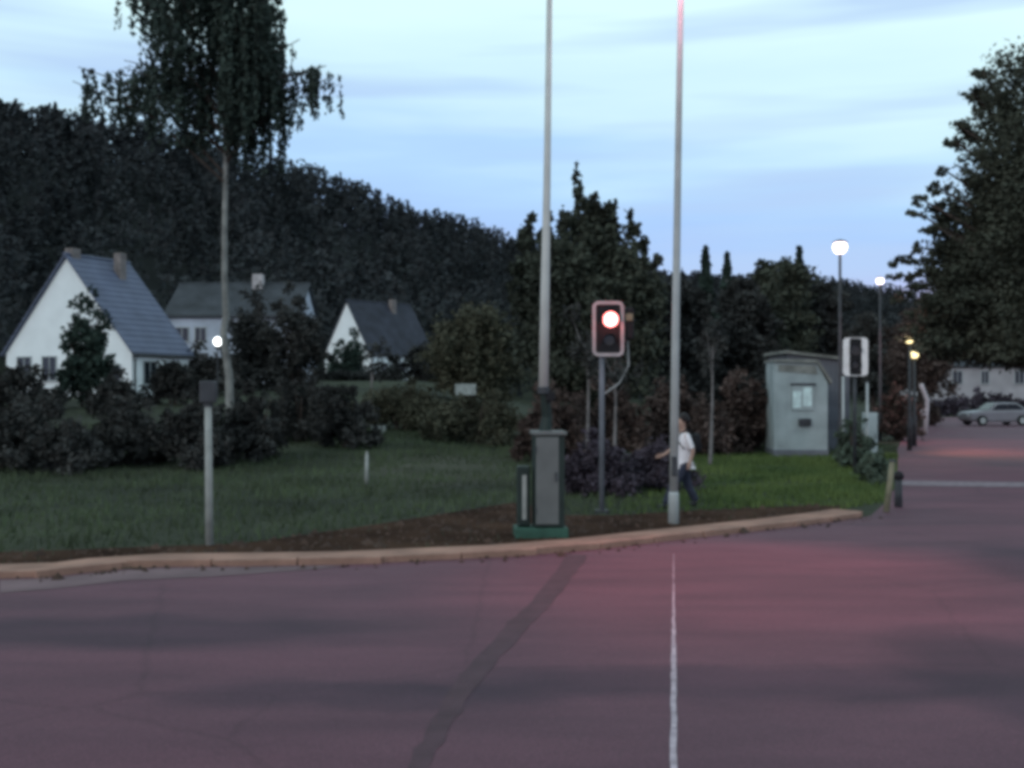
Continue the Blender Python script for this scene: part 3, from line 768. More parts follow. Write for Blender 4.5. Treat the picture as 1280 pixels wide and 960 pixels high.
def house(name, label, x, y, deg, w, l, eave, ridge, wall, roof, gwin=(), swin=(), chim=(), door=None, base=None, ov=.22, cat='house', cm='brick'):
    z = float(terr(x, y)) if base is None else base
    t = thing(name, label, cat, (x, y, z), R(deg))
    bm = bmesh.new()
    a = [bm.verts.new(p) for p in ((-w / 2, 0, -1), (w / 2, 0, -1), (w / 2, 0, eave), (0, 0, ridge), (-w / 2, 0, eave))]
    b = [bm.verts.new((v.co.x, l, v.co.z)) for v in a]
    bm.faces.new(a); bm.faces.new(b[::-1])
    for i in range(5): bm.faces.new((a[i], b[i], b[(i + 1) % 5], a[(i + 1) % 5]))
    bmesh.ops.recalc_face_normals(bm, faces=bm.faces)
    obj('wall', bm, M[wall], t)
    # roof: two thick slabs with eaves, verge boards and rows of slates as real steps
    sl = (ridge - eave) / (w / 2); bm = bmesh.new(); th = .14
    rows = max(6, int(math.hypot(w / 2 + ov, (w / 2 + ov) * sl) / .42))
    for sgn in (-1, 1):
        for k in range(rows):
            f0, f1 = k / rows, (k + 1.12) / rows
            x0 = (w / 2 + ov) * f0; x1 = min((w / 2 + ov) * f1, (w / 2 + ov))
            z0 = ridge - x0 * sl + .02; z1 = ridge - x1 * sl + .03
            vs = [bm.verts.new(p) for p in ((sgn * x0, -ov, z0), (sgn * x1, -ov, z1), (sgn * x1, l + ov, z1), (sgn * x0, l + ov, z0),
                                            (sgn * x0, -ov, z0 + th * .7), (sgn * x1, -ov, z1 + th), (sgn * x1, l + ov, z1 + th), (sgn * x0, l + ov, z0 + th * .7))]
            for q in ((0, 1, 2, 3), (7, 6, 5, 4), (0, 4, 5, 1), (1, 5, 6, 2), (2, 6, 7, 3), (3, 7, 4, 0)): bm.faces.new([vs[i] for i in q])
    bmesh.ops.recalc_face_normals(bm, faces=bm.faces)
    ro = obj('roof', bm, M[roof], t)
    obj('ridge_cap', Tb([(0, -ov - .02, ridge + .13), (0, l + ov + .02, ridge + .13)], .10, 8), M[roof], ro)
    for (cx_, cy_, cw, ch) in chim:
        c = obj('chimney', B(cx_ - cw / 2, cx_ + cw / 2, cy_ - cw / 2, cy_ + cw / 2, ridge - abs(cx_) * sl - .5, ridge + ch, bev=.02), M[cm], ro)
        obj('chimney_cap', B(cx_ - cw / 2 - .06, cx_ + cw / 2 + .06, cy_ - cw / 2 - .06, cy_ + cw / 2 + .06, ridge + ch + .002, ridge + ch + .1), M['brick'], c) if False else None
    for (wx, wz, ww, wh) in gwin: window(t, Matrix.Translation((wx, 0, wz)), ww, wh)
    for (wy, wz, ww, wh) in swin: window(t, Matrix.Translation((w / 2, wy, wz)) @ Matrix.Rotation(R(90), 4, 'Z'), ww, wh)
    if door:
        mx_ = Matrix.Translation((w / 2, door, 0)) @ Matrix.Rotation(R(90), 4, 'Z')
        dd = obj('door', B(-.5, .5, -.06, .04, 0, 2.1, mx=mx_, bev=.01), M['metal_dark'], t)
        obj('handle', B(.36, .42, -.12, -.06, 1.0, 1.12, mx=mx_), M['metal_pale'], dd)
    obj('downpipe', Tb([(w / 2 + .09, .18, 0), (w / 2 + .09, .18, eave - .45), (w / 2 + ov + .05, .18, eave - ov * sl - .04)], .045, 8), M['metal_dark'], t)
    # gutter along the eaves seen from the road
    obj('gutter', Tb([(w / 2 + ov + .05, -ov, eave - ov * sl + .02), (w / 2 + ov + .05, l + ov, eave - ov * sl + .02)], .07, 8), M['metal_dark'], t)
    return t

x, y, _ = W(84, 490, 63)
house('gabled_house', 'white rendered house with steep blue grey slate roof at the left', x, y, -24, 9.2, 4.6, 2.5, 7.75, 'wall', 'slate',
      gwin=((-3.2, .9, 1.0, 1.3), (-3.2, 3.0, .9, 1.0) if False else (-1.3, .9, 1.0, 1.3), (3.35, .5, .9, 1.2)), swin=((1.4, .7, 1.0, 1.2), (3.2, .7, 1.0, 1.2)), chim=((-.1, .5, .6, .5), (.8, 3.2, .5, .5)))
x, y, _ = W(228, 490, 90)
house('long_house', 'grey house with long dark slate roof beside the birch trunk', x, y, -90, 8.5, 9.9, 4.95, 7.6, 'wall_grey', 'slate_dark',
      gwin=((0, 1.0, 1.0, 1.3),), swin=((1.2, 3.0, 1.0, 1.0), (2.6, 3.0, .8, 1.0), (1.2, .7, 1.0, 1.3), (5.0, .7, 1.2, 1.3)), door=2.7, chim=((.4, 6.1, .8, .8),), cm='chimney_pale')
x, y, _ = W(434, 490, 121)
house('white_cottage', 'small cottage with bright white gable and blackish roof below the forest', x, y, -42, 7.4, 9.0, 2.9, 8.4, 'wall', 'slate_night',
      gwin=((2.2, .6, .8, 1.1),), swin=((2.0, .6, .9, 1.2), (4.5, .6, .9, 1.2), (7.0, .6, .9, 1.2)), chim=((.5, 6.0, .6, .5),))
x, y, _ = W(1160, 490, 112)
house('cream_house', 'low cream grey house across the road at the right edge', x, y + 4, -90, 8.0, 16, 4.7, 8.0, 'wall_warm', 'slate_dark',
      swin=((2.9, 2.9, .9, 1.2), (5.6, 2.9, .7, 1.2), (9.0, 2.9, .9, 1.2), (12.5, 2.9, .9, 1.2)), chim=((0, 5, .7, .7),))

# ------------------------------------------------------------------ lamps and posts
def glow(name, loc, col, energy, r, parent):
    l = bpy.data.lights.new(name, 'POINT'); l.energy = energy; l.color = col; l.shadow_soft_size = r
    o = bpy.data.objects.new(name, l); C.objects.link(o); o.location = loc; o.parent = parent; return o

# tall lamp post by the pavement; its head hangs over the road above the frame
x, y = G(842, 655)
t = thing('tall_lamp_post', 'tall pale lamp post standing at the pavement edge beside the walking person', 'lamp post', (x, y, 0))
obj('base', Tb([(0, 0, -.1), (0, 0, .45), (0, 0, .5)], [.085, .08, .072], 16), M['metal_pale'], t, True)
obj('pole', Tb([(0, 0, .4), (.03, 0, 3), (.075, 0, 6), (.12, 0, 8.6)], [.070, .062, .052, .042], 16), M['metal_pale'], t, True)
obj('door', B(-.04, .04, -.105, -.075, .75, 1.05, bev=.005), M['metal_dark'], t)
obj('arm', Tb([(.12, 0, 8.5), (.12, -.15, 8.9), (.12, -.7, 9.1), (.12, -1.7, 9.15)], [.045, .04, .035, .03], 10), M['metal_pale'], t, True)
hd = obj('lamp_head', B(-.04, .28, -2.45, -1.65, 9.08, 9.22, bev=.04), M['metal_dark'], t)
obj('lens', B(.0, .24, -2.40, -1.75, 9.03, 9.079, bev=.01), M['lamp_pink'], hd)
sl_ = bpy.data.lights.new('lamp_light', 'SPOT'); sl_.energy = 2000; sl_.color = (1.0, .20, .24); sl_.spot_size = R(50); sl_.spot_blend = 1.0; sl_.shadow_soft_size = .15
slo = bpy.data.objects.new('lamp_light', sl_); C.objects.link(slo); slo.parent = t; slo.location = (.12, -2.1, 8.98)
glow('pole_tint_light', (-.05, -.6, 8.55), (1.0, .40, .55), 60, .1, t)  # added point light apart from the lamp head, tints the pole top pink
slo.rotation_euler = Vector((.15, -3.2, -9)).to_track_quat('-Z', 'Y').to_euler()

def street_lamp(px, py, d, label, r, mt, col, energy, ht=1.0):
    x, y, z = W(px, py, d); z0 = float(terr(x, y))
    t = thing('street_lamp', label, 'street lamp', (x, y, z0), 0, 'street lamps along the road')
    h = z - z0
    obj('pole', Tb([(0, 0, -.1), (0, 0, 1.1), (0, 0, 1.2), (0, 0, h - r * .8)], [.09, .085, .055, .045], 12), M['metal_dark'], t, True)
    bm = lathe(bmesh.new(), [(r * .45, -r * .9), (r * .8, -r * .6), (r * 1.0, -r * .1), (r * .9, r * .45), (r * .75, r * .62)], 18, (0, 0, h))
    obj('lamp_bowl', bm, M[mt], t, True)
    bm = lathe(bmesh.new(), [(r * .95, r * .63), (r * 1.1, r * .66), (r * .8, r * .9), (r * .2, r * 1.1)], 18, (0, 0, h))
    obj('lamp_cap', bm, M['metal_dark'], t, True)
    l_ = bpy.data.lights.new('lamp_light', 'SPOT'); l_.energy = energy * 2.2; l_.color = col; l_.spot_size = R(100); l_.spot_blend = 1; l_.shadow_soft_size = r
    lo = bpy.data.objects.new('lamp_light', l_); C.objects.link(lo); lo.parent = t; lo.location = (.35, -.9, h - r * 1.2); lo.rotation_euler = Vector((2.4, -1.5, -h)).to_track_quat('-Z', 'Y').to_euler()
    return t
street_lamp(1050, 309, 36, 'nearest lit street lamp with white glow, standing beside the hut', .22, 'lamp_white', (1, .35, .35), 160)
street_lamp(1100, 351, 48, 'smaller lit street lamp just right of the nearest one', .15, 'lamp_white', (1, .35, .35), 350)
street_lamp(1137, 424, 40, 'upper of the two dim yellowish lamps in front of the brownish tree', .16, 'lamp_yellow', (1, .45, .25), 350)
street_lamp(1143, 443, 43, 'lower of the two dim yellowish lamps in front of the brownish tree', .16, 'lamp_yellow', (1, .4, .35), 100)
# small lantern in front of the long house
x, y, z = W(272, 427, 62); z0 = float(terr(x, y))
t = thing('garden_lamp', 'small bright white lamp glowing beside the birch trunk by the long house', 'lamp', (x, y, z0))
obj('pole', Tb([(0, 0, -.1), (0, 0, z - z0 - .2)], .04, 8), M['metal_dark'], t)
obj('lamp_globe', lathe(bmesh.new(), [(.05, -.24), (.16, -.18), (.24, 0), (.16, .18), (.05, .24)], 14, (0, 0, z - z0)), M['lamp_porch'], t, True)

# pale roadside post at the left
x, y = G(262, 682)
t = thing('roadside_post', 'weathered pale post with dark head at the left edge of the road', 'post', (x, y, 0), R(10))
obj('shaft', Tb([(0, 0, -.1), (-.01, 0, .9), (-.02, 0, 1.88)], [.056, .05, .046], 12), M['post'], t, True)
obj('collar', Tb([(-.02, 0, 1.86), (-.02, 0, 1.90)], .062, 12), M['metal_dark'], t)
obj('head', B(-.13, .09, -.06, .06, 1.903, 2.2, bev=.02), M['metal_dark'], t)
# short wooden post at the corner and its dark neighbour
x, y = G(1109, 640)
t = thing('corner_post', 'short leaning yellowish wooden post at the road corner', 'post', (x, y, 0))
obj('shaft', Tb([(-.03, 0, -.1), (.04, 0, .45), (.09, 0, .86)], [.055, .05, .045], 10), M['post_warm'], t, True)
obj('cap', Tb([(.09, 0, .862), (.093, 0, .90)], [.06, .05], 10), M['metal_dark'], t)
x, y = G(1123, 634)
t = thing('dark_bollard', 'short dark bollard with rounded top beside the leaning wooden post', 'bollard', (x, y, 0))
obj('shaft', Tb([(0, 0, -.1), (0, 0, .50)], [.075, .065], 12), M['metal_dark'], t, True)
obj('top', lathe(bmesh.new(), [(.08, 0), (.10, .05), (.08, .11), (.03, .14)], 14, (0, 0, .501)), M['black'], t, True)

# raised half barrier of the level crossing
x, y = G(682, 671)
t = thing('level_crossing_barrier', 'grey barrier drive cabinet with its pale boom raised upright', 'barrier', (x, y, 0), R(4))
obj('plinth', B(-.44, .30, -.23, .33, -.05, .145, bev=.012), M['cab_base'], t)
hs = obj('housing', B(-.17, .25, -.20, .30, .15, 1.44, bev=.02), M['cab_side'], t)
obj('roof_cap', B(-.20, .28, -.235, .33, 1.442, 1.50, bev=.015), M['cab_front'], hs)
dr = obj('door', B(-.155, .165, -.222, -.202, .20, 1.42, bev=.008), M['cab_front'], t)
obj('handle', B(.11, .135, -.25, -.223, .80, .93, bev=.004), M['metal_dark'], dr)
for zz in (.35, 1.2): obj('hinge', B(-.166, -.150, -.238, -.2225, zz, zz + .09), M['metal_dark'], dr)
obj('counterweight', B(-.40, -.22, -.04, .20, .16, 1.0, bev=.02), M['cab_side'], t)
obj('cover_strip', B(-.335, -.275, -.062, -.042, .25, .88, bev=.005), M['post'], t)
obj('mounting_arm', Tb([(.0, .1, 1.44), (.03, .1, 1.7), (.0, .05, 2.0), (-.02, .02, 2.25)], [.10, .075, .07, .06], 10), M['cab_side'], t)
obj('clamp', B(.0, .13, -.05, .09, 1.92, 2.06, bev=.015), M['black'], t)
bm = bmesh.new(); tube(bm, [(-.03, 0, 2.04), (-.008, 0, 3.5), (.02, 0, 5.0), (.06, 0, 8.1)], [.072, .064, .052, .038], 14)
bmo = obj('boom', bm, M['boom'], t, True)
obj('boom_sleeve', Tb([(-.031, 0, 2.03), (-.029, 0, 2.12)], .085, 14), M['metal_dark'], bmo)

# signal heads: dark board, white rim, lamps with hoods
def rrect(w, h, r, n=5):
    o = []
    for cx_, cz_, a0 in ((w / 2 - r, h / 2 - r, 0), (-w / 2 + r, h / 2 - r, 90), (-w / 2 + r, -h / 2 + r, 180), (w / 2 - r, -h / 2 + r, 270)):
        for k in range(n + 1):
            a = R(a0 + 90 * k / n); o.append((cx_ + r * math.cos(a), cz_ + r * math.sin(a)))
    return o
def plate(pts, y0, y1, z):
    bm = bmesh.new(); a = [bm.verts.new((p[0], y0, p[1] + z)) for p in pts]; b = [bm.verts.new((p[0], y1, p[1] + z)) for p in pts]
    bm.faces.new(a); bm.faces.new(b[::-1]); n = len(a)
    for i in range(n): bm.faces.new((a[i], b[i], b[(i + 1) % n], a[(i + 1) % n]))
    bmesh.ops.recalc_face_normals(bm, faces=bm.faces); return bm
def frame(po, pi, y0, y1, z):
    bm = bmesh.new(); n = len(po)
    R_ = [[bm.verts.new((p[0], yy, p[1] + z)) for p in pp] for pp, yy in ((po, y0), (pi, y0), (pi, y1), (po, y1))]
    for k in range(4):
        a, b = R_[k], R_[(k + 1) % 4]
        for i in range(n): bm.faces.new((a[i], a[(i + 1) % n], b[(i + 1) % n], b[i]))
    bmesh.ops.recalc_face_normals(bm, faces=bm.faces); return bm
def disc_box(cx_, z, r, y0, y1, n=24):
    return plate([(cx_ + r * math.cos(2 * math.pi * k / n), r * math.sin(2 * math.pi * k / n)) for k in range(n)], y0, y1, z)
def hood(cx_, z, r, y0, y1):
    bm = bmesh.new(); n = 18; rows = []
    for rr, yy in ((r, y0), (r * 1.05, y1), (r * 1.05 + .008, y1), (r + .008, y0)):
        rows.append([bm.verts.new((cx_ + rr * math.cos(R(-20 + 220 * k / n)), yy, z + rr * math.sin(R(-20 + 220 * k / n)))) for k in range(n + 1)])
    for a, b in zip(rows, rows[1:] + rows[:1]):
        for k in range(n): bm.faces.new((a[k], a[k + 1], b[k + 1], b[k]))
    bmesh.ops.recalc_face_normals(bm, faces=bm.faces); return bm

def signal(name, label, x, y, zc, w, h, rimw, post_x, lit, deg, rim_sides=False, cat='signal'):
    t = thing(name, label, cat, (x, y, 0), R(deg), 'level crossing signals')
    obj('post', Tb([(post_x, .06, -.1), (post_x, .06, zc + h * .3)], .045, 12), M['metal_dark' if not lit else 'hut_side'], t, True)
    obj('foot', B(post_x - .11, post_x + .11, -.05, .17, -.05, .06, bev=.01), M['metal_dark'], t)
    bd = obj('board', plate(rrect(w - rimw * .6, h - rimw * .6, .08), -.02, .0, zc), M['black'], t)
    ro = rrect(w, h, .10)
    ri = rrect(w - 2 * rimw, h - 2 * rimw * (1 if not rim_sides else .12), .05)
    obj('rim', frame(ro, ri, -.045, -.021, zc), M['rim_dim' if lit else 'rim'], bd)
    obj('bracket', B(post_x - .07, post_x + .07, .001, .13, zc - .28, zc + .22, bev=.01), M['metal_dark'], t)
    zu, zl = zc + h * .17, zc - h * .21
    bu = obj('upper_lamp', disc_box(.04 if lit else 0, zu, .13, -.06, -.021), M['red_lamp' if lit else 'lens_off'], t, False)
    obj('hood', hood(.04 if lit else 0, zu, .125, -.021, -.14), M['black'], bu)
    bl = obj('lower_lamp', disc_box(.02 if lit else 0, zl, .09, -.05, -.021), M['lens_off'], t)
    obj('hood', hood(.02 if lit else 0, zl, .10, -.021, -.16), M['black'], bl)
    if lit: glow('signal_light', (.04, -.22, zu), (1.0, .12, .10), 5, .09, t)
    return t
x, y = G(760, 642)
sg = signal('crossing_signal', 'level crossing signal on a post with its red lamp lit', x, y, CZ + (490 - 411) / F * y, .53, .93, .055, -.10, True, 0)
# side lamp box turned away to the right on the same post
sb = obj('side_box', B(.29, .44, .02, .20, CZ + (490 - 424) / F * y, CZ + (490 - 384) / F * y, bev=.03), M['black'], sg)
obj('side_lens', B(.30, .42, -.012, .017, CZ + (490 - 401) / F * y, CZ + (490 - 392) / F * y, bev=.01), M['post_warm'], sb)
obj('side_arm', Tb([(-.10, .10, 2.6), (.1, .12, 2.75), (.33, .12, 2.95)], .025, 8), M['metal_dark'], sg)
obj('cable', Tb([(.34, .12, 2.98), (.36, .12, 2.5), (.20, .12, 2.2), (-.08, .10, 2.0)], .014, 6), M['metal_pale'], sg)
x, y = G(1069, 594)
signal('crossing_signal', 'unlit crossing signal with broad white side rims right of the hut', x, y, CZ + (490 - 446) / F * y, .60, .94, .15, .0, False, -4, True)

# slim grey control cabinet and pipe posts near the second signal
x, y = G(1088, 578)
t = thing('control_cabinet', 'slim grey green cabinet behind the bushes right of the second signal', 'cabinet', (x, y, 0))
obj('body', B(-.17, .17, -.15, .25, 0, 1.45, bev=.02), M['hut'], t)
dr = obj('door', B(-.14, .14, -.17, -.152, .15, 1.38, bev=.006), M['hut'], t)
obj('handle', B(.08, .10, -.19, -.171, .7, .85), M['metal_dark'], dr)
for px, top_, dd, lab in ((1054, 470, 31, 'thin grey post directly left of the unlit signal post'), (1084, 478, 30, 'thin grey post directly right of the unlit signal post')):
    x, y, z = W(px, top_, dd)
    t = thing('pipe_post', lab, 'post', (x, y, 0))
    obj('shaft', Tb([(0, 0, -.1), (0, 0, z)], .035, 8), M['metal_pale'], t, True)
    obj('cap', Tb([(0, 0, z), (0, 0, z + .05)], .045, 8), M['metal_dark'], t)

# ------------------------------------------------------------------ hut with notice case, shed behind
d = 36.0; x0_, _, _ = W(968, 490, d); x1_, _, _ = W(1034, 490, d); wd = x1_ - x0_; s = F / d
t = thing('grey_hut', 'small tall grey green hut with a paper notice on its front', 'hut', ((x0_ + x1_) / 2, d, 0), R(-3))
hz = lambda py: CZ + (490 - py) / s
# front outline: flat top with the right corner cut by the roof slope
pr = [(-wd / 2, -.05), (wd / 2, -.05), (wd / 2, hz(478)), (wd * .30, hz(454)), (-wd / 2, hz(452))]
obj('wall', plate(pr, 0, 1.5, 0), M['hut'], t)
obj('plinth', B(-wd / 2 - .03, wd / 2 + .03, -.03, 1.53, -.06, .22), M['hut_side'], t)
rp = [(-wd / 2 - .04, hz(452) + .003), (wd * .30, hz(454) + .003), (wd / 2 + .10, hz(480)), (wd / 2 + .12, hz(480) + .09), (wd * .31, hz(454) + .12), (-wd / 2 - .04, hz(452) + .07)]
obj('roof', plate(rp, -.12, 1.62, 0), M['hut_roof'], t)
obj('gable_board', plate([(-wd * .42, hz(464)), (wd * .32, hz(468)), (wd * .26, hz(457)), (-wd * .42, hz(456))], -.025, -.002, 0), M['hut_roof'], t)
nc = obj('notice_case', B((990 - 1001) / s, (1017 - 1001) / s, -.05, -.003, hz(513), hz(480), bev=.01), M['hut'], t)
obj('case_top', B((988 - 1001) / s, (1019 - 1001) / s, -.09, -.002, hz(481.5), hz(479), bev=.005), M['metal_dark'], nc)
obj('notice', B((991 - 1001) / s, (1001 - 1001) / s, -.058, -.0505, hz(510), hz(489)), M['notice'], nc)
obj('notice', B((1003.5 - 1001) / s, (1014 - 1001) / s, -.059, -.0505, hz(508), hz(484)), M['notice'], nc)
obj('letter_box', B((998 - 1001) / s, (1013 - 1001) / s, -.13, -.002, hz(532), hz(523), bev=.015), M['metal_dark'], t)
obj('door_panel', B(.42, .80, -.016, -.002, .3, 2.2) if False else B(-wd * .44, -wd * .28, -.02, -.002, .35, 2.3, bev=.004), M['hut'], t)
# shed
d2 = 39.5; a0, _, _ = W(985, 490, d2); a1, _, _ = W(1062, 490, d2); s2 = F / d2; w2 = a1 - a0
t = thing('grey_shed', 'dull grey wooden shed standing behind the hut', 'shed', ((a0 + a1) / 2, d2, 0), 0)
zt = CZ + (490 - 442) / s2
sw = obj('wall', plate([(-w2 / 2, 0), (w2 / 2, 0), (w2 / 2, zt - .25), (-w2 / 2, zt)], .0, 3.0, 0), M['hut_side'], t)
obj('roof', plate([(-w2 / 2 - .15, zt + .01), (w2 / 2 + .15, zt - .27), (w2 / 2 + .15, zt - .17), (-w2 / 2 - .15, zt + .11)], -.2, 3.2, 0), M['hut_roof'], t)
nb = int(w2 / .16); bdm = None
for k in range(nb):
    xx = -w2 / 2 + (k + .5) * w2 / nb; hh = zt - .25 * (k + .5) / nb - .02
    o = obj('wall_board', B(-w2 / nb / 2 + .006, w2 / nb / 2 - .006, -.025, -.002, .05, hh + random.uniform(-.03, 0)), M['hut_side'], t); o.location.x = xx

# small things in the meadow
for px, yb, yt, wpx, lab, m_ in ((458, 606, 568, 5, 'short greenish stake standing in the meadow grass', 'post'), (548, 562, 535, 5, 'short pale stake in front of the olive shrub', 'board_white'),
                               (503, 545, 468, 5, 'left one of two pale fence stakes right of the cottage', 'board_white'), (523, 545, 466, 6, 'right one of two pale fence stakes right of the cottage', 'board_white')):
    d = 110.0 if yt < 500 else CZ * F / (yb - 490); x, y, _ = W(px, 490, d); z0 = float(terr(x, y)); zt = CZ + (490 - yt) / F * d; r = wpx / 2 / F * d
    t = thing('stake', lab, 'stake', (x, y, z0))
    obj('shaft', Tb([(0, 0, -.1), (.01, 0, zt - z0)], [r, r * .85], 8), M[m_], t, True)
    obj('tip', Tb([(.01, 0, zt - z0 + .002), (.01, 0, zt - z0 + .03 + r)], [r * .9, r * .2], 8), M[m_], t, True)
for px, yc, hw, hh, lab in ((449, 536, 5, 11, 'narrow faded white board on a stake at the meadow edge'), (473, 540, 9, 8, 'squarish faded white board next to the narrow one at the meadow edge'), (582, 487, 13, 7, 'pale low board in the dark shrubs beyond the meadow')):
    d = 42.0; x, y, z = W(px, yc, d); z0 = float(terr(x, y)); s = F / d
    t = thing('marker_board', lab, 'board', (x, y, z0))
    obj('panel', B(-hw / s, hw / s, -.03, 0, z - z0 - hh / s, z - z0 + hh / s, bev=.01), M['board_white'], t)
    obj('stake', Tb([(0, .03, -.1), (0, .03, z - z0)], .025, 8), M['bark'], t)

# white bent rail by the far road
x, y, _ = W(1156, 490, 56)
t = thing('bent_rail', 'white bent rail post curving by the left side of the far road', 'rail', (x, y, 0))
z = lambda py: CZ + (490 - py) / F * 56
obj('shaft', Tb([((1151 - 1156) / F * 56, 0, z(480)), ((1154 - 1156) / F * 56, 0, z(488)), ((1159 - 1156) / F * 56, 0, z(500)), ((1158 - 1156) / F * 56, 0, z(516)), ((1157 - 1156) / F * 56, 0, -.1)], .11, 10), M['rail_white'], t, True)
obj('knob', lathe(bmesh.new(), [(.02, -.16), (.16, -.08), (.16, .08), (.02, .16)], 12, (-.15, -.06, z(516))), M['rail_white'], t, True)

# pale parked car on the far road
def car(x, y, deg, label):
    t = thing('parked_car', label, 'car', (x, y, 0.004), R(deg))
    def loft(secs, mm, name, par):
        bm = bmesh.new(); rows = []
        for (xx, hw, z0, z1, b) in secs:
            rows.append([bm.verts.new(p) for p in ((xx, -hw + b, z0), (xx, -hw, z0 + .12), (xx, -hw, z1 - .12), (xx, -hw + b, z1), (xx, hw - b, z1), (xx, hw, z1 - .12), (xx, hw, z0 + .12), (xx, hw - b, z0))])
        for a, b in zip(rows, rows[1:]):
            for k in range(8): bm.faces.new((a[k], a[(k + 1) % 8], b[(k + 1) % 8], b[k]))
        bm.faces.new(rows[0][::-1]); bm.faces.new(rows[-1]); bmesh.ops.recalc_face_normals(bm, faces=bm.faces)
        return obj(name, bm, mm, par, False)
    bo = loft([(-2.05, .60, .38, .72, .1), (-1.95, .76, .28, .82, .1), (-.9, .82, .22, .92, .06), (.9, .82, .22, .95, .06), (1.9, .78, .26, .92, .08), (2.05, .66, .36, .80, .1)], M['car'], 'body', t)
    loft([(-.75, .70, .80, .95, .1), (-.2, .64, .85, 1.38, .12), (1.1, .64, .85, 1.40, .12), (1.75, .68, .80, 1.0, .1)], M['car'], 'cabin', bo)
    for sy in (-1, 1):
        obj('side_window', plate([(-.55, .98), (-.18, 1.30), (.42, 1.32), (.42, .98)], sy * .705, sy * .66, 0), M['glass'], t)
        obj('side_window', plate([(.48, .98), (.48, 1.32), (1.05, 1.31), (1.5, .99)], sy * .705, sy * .66, 0), M['glass'], t)
        for xx in (-1.3, 1.3):
            wh = obj('wheel', disc_box(xx, .31, .31, sy * .84 - .09, sy * .84 + .06, 20), M['tyre'], t)
            obj('rim', disc_box(xx, .31, .18, sy * .93 - .02, sy * .93 + .01, 16), M['metal_pale'], wh)
        obj('headlight', B(-2.075, -1.99, sy * .5 - .14, sy * .5 + .14, .58, .72, bev=.01), M['frame'], t)
    ws = obj('windscreen', Tb([(-.72, 0, .97), (-.30, 0, 1.33)], [.02, .02], 4), M['glass'], t); 
    me = ws.data; me.clear_geometry(); me.from_pydata([(-.78, -.6, .97), (-.78, .6, .97), (-.30, .52, 1.34), (-.30, -.52, 1.34), (-.74, -.6, .97), (-.74, .6, .97), (-.26, .52, 1.34), (-.26, -.52, 1.34)], [], [(0, 1, 2, 3), (7, 6, 5, 4), (0, 4, 5, 1), (2, 6, 7, 3), (1, 5, 6, 2), (0, 3, 7, 4)])
    return t
x, y, _ = W(1243, 490, 70)
car(x, y, 8, 'pale grey car on the far road at the right edge before the cream house')

# ------------------------------------------------------------------ the walking person
def skin(name, verts, edges, m, parent, sub=2):
    me = bpy.data.meshes.new(name); me.from_pydata([v[:3] for v in verts], edges, [])
    o = bpy.data.objects.new(name, me); C.objects.link(o)
    mod = o.modifiers.new('s', 'SKIN'); mod.use_smooth_shade = True
    for i, v in enumerate(verts):
        r = v[3]; me.skin_vertices[0].data[i].radius = r if hasattr(r, '__len__') else (r, r)
    me.skin_vertices[0].data[0].use_root = True
    s_ = o.modifiers.new('sub', 'SUBSURF'); s_.levels = sub; s_.render_levels = sub
    bpy.context.view_layer.update()
    ev = o.evaluated_get(bpy.context.evaluated_depsgraph_get())
    nm = bpy.data.meshes.new_from_object(ev); o.modifiers.clear(); o.data = nm; nm.name = name
    nm.materials.clear(); nm.materials.append(m)
    nm.polygons.foreach_set('use_smooth', [True] * len(nm.polygons))
    o.parent = parent
    return o
px_, py_ = G(857, 638)
P = thing('person', 'person in a white top and dark trousers walking left behind the lamp post', 'person', (px_, py_ + .35, 0), R(12))
# local frame: walks towards -x. joints (x, y, z, radius)
hip = (.02, 0, .84)
body = [
 (.02, 0, .86, (.105, .085)),          #0 pelvis root
 (.015, 0, 1.02, (.105, .080)),      #1 waist
 (.0, 0, 1.20, (.125, .088)),         #2 chest
 (.01, 0, 1.335, (.085, .075)),      #3 neck base
 (-.005, 0, 1.40, (.052, .052)),     #4 neck
 (-.02, 0, 1.47, (.078, .070)),      #5 jaw
 (-.012, 0, 1.555, (.092, .080)),    #6 skull
 (-.005, 0, 1.60, (.062, .055)),     #7 crown
 # near (camera side, -y) leg forward
 (-.02, -.075, .78, .068), (-.19, -.09, .46, .055), (-.22, -.09, .40, .052), (-.34, -.09, .10, .038), (-.36, -.09, .08, .030),  #8-12
 # far leg back
 (.05, .075, .78, .068), (.11, .09, .46, .055), (.14, .09, .38, .056), (.30, .09, .13, .038), (.27, .09, .10, .030),          #13-17
 # near arm swings back
 (.01, -.165, 1.29, .052), (.10, -.215, 1.05, .040), (.11, -.22, 1.02, .038), (.06, -.225, .84, .027), (.045, -.225, .795, (.022, .034)),    #18-22
 # far arm swings forward
 (-.01, .165, 1.29, .052), (-.11, .21, 1.06, .040), (-.125, .21, 1.03, .038), (-.29, .19, .93, .027), (-.335, .185, .92, (.022, .034)),      #23-27
 (-.115, 0, 1.505, .012),            #28 nose
]
edges = [(0, 1), (1, 2), (2, 3), (3, 4), (4, 5), (5, 6), (6, 7), (0, 8), (8, 9), (9, 10), (10, 11), (11, 12), (0, 13), (13, 14), (14, 15), (15, 16), (16, 17),
         (2, 18), (18, 19), (19, 20), (20, 21), (21, 22), (2, 23), (23, 24), (24, 25), (25, 26), (26, 27), (5, 28)]
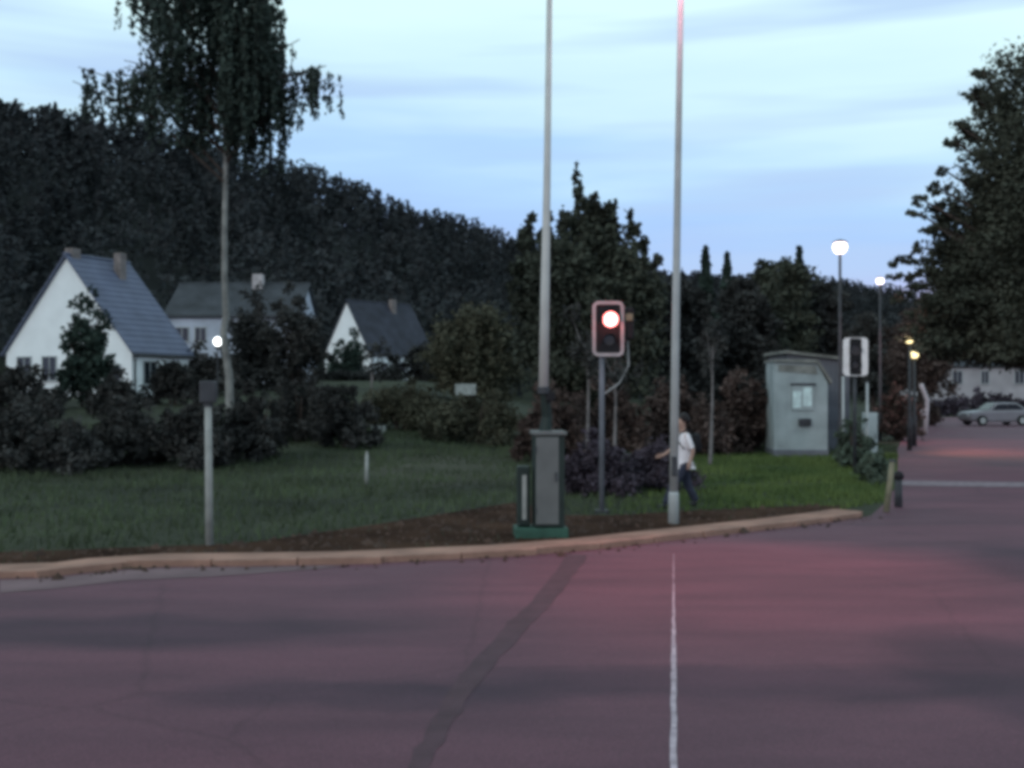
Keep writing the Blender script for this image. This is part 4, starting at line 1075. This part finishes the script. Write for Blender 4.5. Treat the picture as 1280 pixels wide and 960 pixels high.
def fingers(wi, dirv, side):
    base = Vector(body[wi][:3]); dv = Vector(dirv).normalized()
    for k, (off, ln) in enumerate(((-.027, .060), (-.010, .072), (.009, .068), (.026, .052))):
        i = len(body); a = base + dv * .035 + Vector((off, 0, 0)) if abs(dv.z) > .5 else base + dv * .035 + Vector((0, 0, off))
        curl = Vector((-.012, side * .016, 0)); b = a + dv * ln * .55; c = a + dv * ln + curl
        body.extend([(*a, .010), (*b, .009), (*c, .007)]); edges.extend([(wi, i), (i, i + 1), (i + 1, i + 2)])
    i = len(body); q = Vector((-.045, side * .01, 0)) if abs(dv.z) > .5 else Vector((0, side * .01, .045))
    body.extend([(*(base + q * .7 + dv * .01), .011), (*(base + q + dv * .045), .008)]); edges.extend([(wi, i), (i, i + 1)])
fingers(22, (-.15, 0, -1), 1); fingers(27, (-1, -.1, -.15), -1)
skin('body', body, edges, M['skin'], P)
skin('shirt', [(.02, 0, .86, (.175, .145)), (.015, 0, 1.02, (.170, .140)), (.0, 0, 1.20, (.190, .145)), (.008, 0, 1.31, (.10, .09)), (.006, 0, 1.345, (.07, .07)),
               (.01, -.165, 1.285, .066), (.055, -.19, 1.16, .060), (.10, -.215, 1.04, .052), (-.01, .165, 1.285, .066), (-.06, .19, 1.16, .060), (-.115, .21, 1.04, .052), (.02, 0, .78, (.175, .145))],
     [(0, 1), (1, 2), (2, 3), (3, 4), (2, 5), (5, 6), (6, 7), (2, 8), (8, 9), (9, 10), (0, 11)], M['shirt'], P)
skin('trousers', [(.02, 0, .90, (.150, .120)), (.02, 0, .80, (.155, .125)), (-.02, -.088, .72, .110), (-.19, -.09, .45, .088), (-.22, -.09, .38, .082), (-.35, -.09, .07, .070),
                  (.05, .088, .72, .110), (.11, .09, .45, .088), (.14, .09, .38, .082), (.30, .09, .10, .070)],
     [(0, 1), (1, 2), (2, 3), (3, 4), (4, 5), (1, 6), (6, 7), (7, 8), (8, 9)], M['trousers'], P)
skin('shoe', [(-.34, -.09, .065, .062), (-.42, -.10, .055, (.058, .050)), (-.51, -.105, .045, (.050, .040))], [(0, 1), (1, 2)], M['shoe'], P)
skin('shoe', [(.30, .09, .10, .062), (.23, .09, .065, (.058, .050)), (.15, .09, .045, (.050, .040))], [(0, 1), (1, 2)], M['shoe'], P)
skin('hair', [(.055, 0, 1.47, (.085, .075)), (.035, 0, 1.55, (.120, .112)), (.010, 0, 1.62, (.115, .105)), (-.05, 0, 1.65, (.075, .065))], [(0, 1), (1, 2), (2, 3)], M['hair'], P)
for sy in (-1, 1):
    obj('ear', lathe(bmesh.new(), [(.012, -.02), (.016, 0), (.010, .025)], 8, (.0, sy * .083, 1.505)), M['skin'], P, True)
    obj('eye', lathe(bmesh.new(), [(.004, -.009), (.011, 0), (.004, .009)], 8, (-.088, sy * .032, 1.525)), M['hair'], P, True)
obj('mouth', B(-.096, -.088, -.022, .022, 1.452, 1.459), M['leaf_brown'], P)
bx, by = px_, py_ + .35
bag = thing('backpack', 'small black backpack on the back of the walking person', 'bag', (bx + .215 * math.cos(R(12)), by + .215 * math.sin(R(12)), 1.0), R(12))
obj('bag_body', B(-.055, .085, -.13, .13, -.02, .32, bev=.045), M['bag'], bag, True)
obj('pocket', B(.075, .115, -.09, .09, 0, .15, bev=.018), M['bag'], bag, True)
for sy in (-1, 1):
    obj('strap', Tb([(-.04, sy * .09, .30), (-.15, sy * .10, .40), (-.30, sy * .10, .33), (-.355, sy * .11, .2), (-.25, sy * .16, .06), (-.05, sy * .11, .0)], .012, 6), M['bag'], bag)
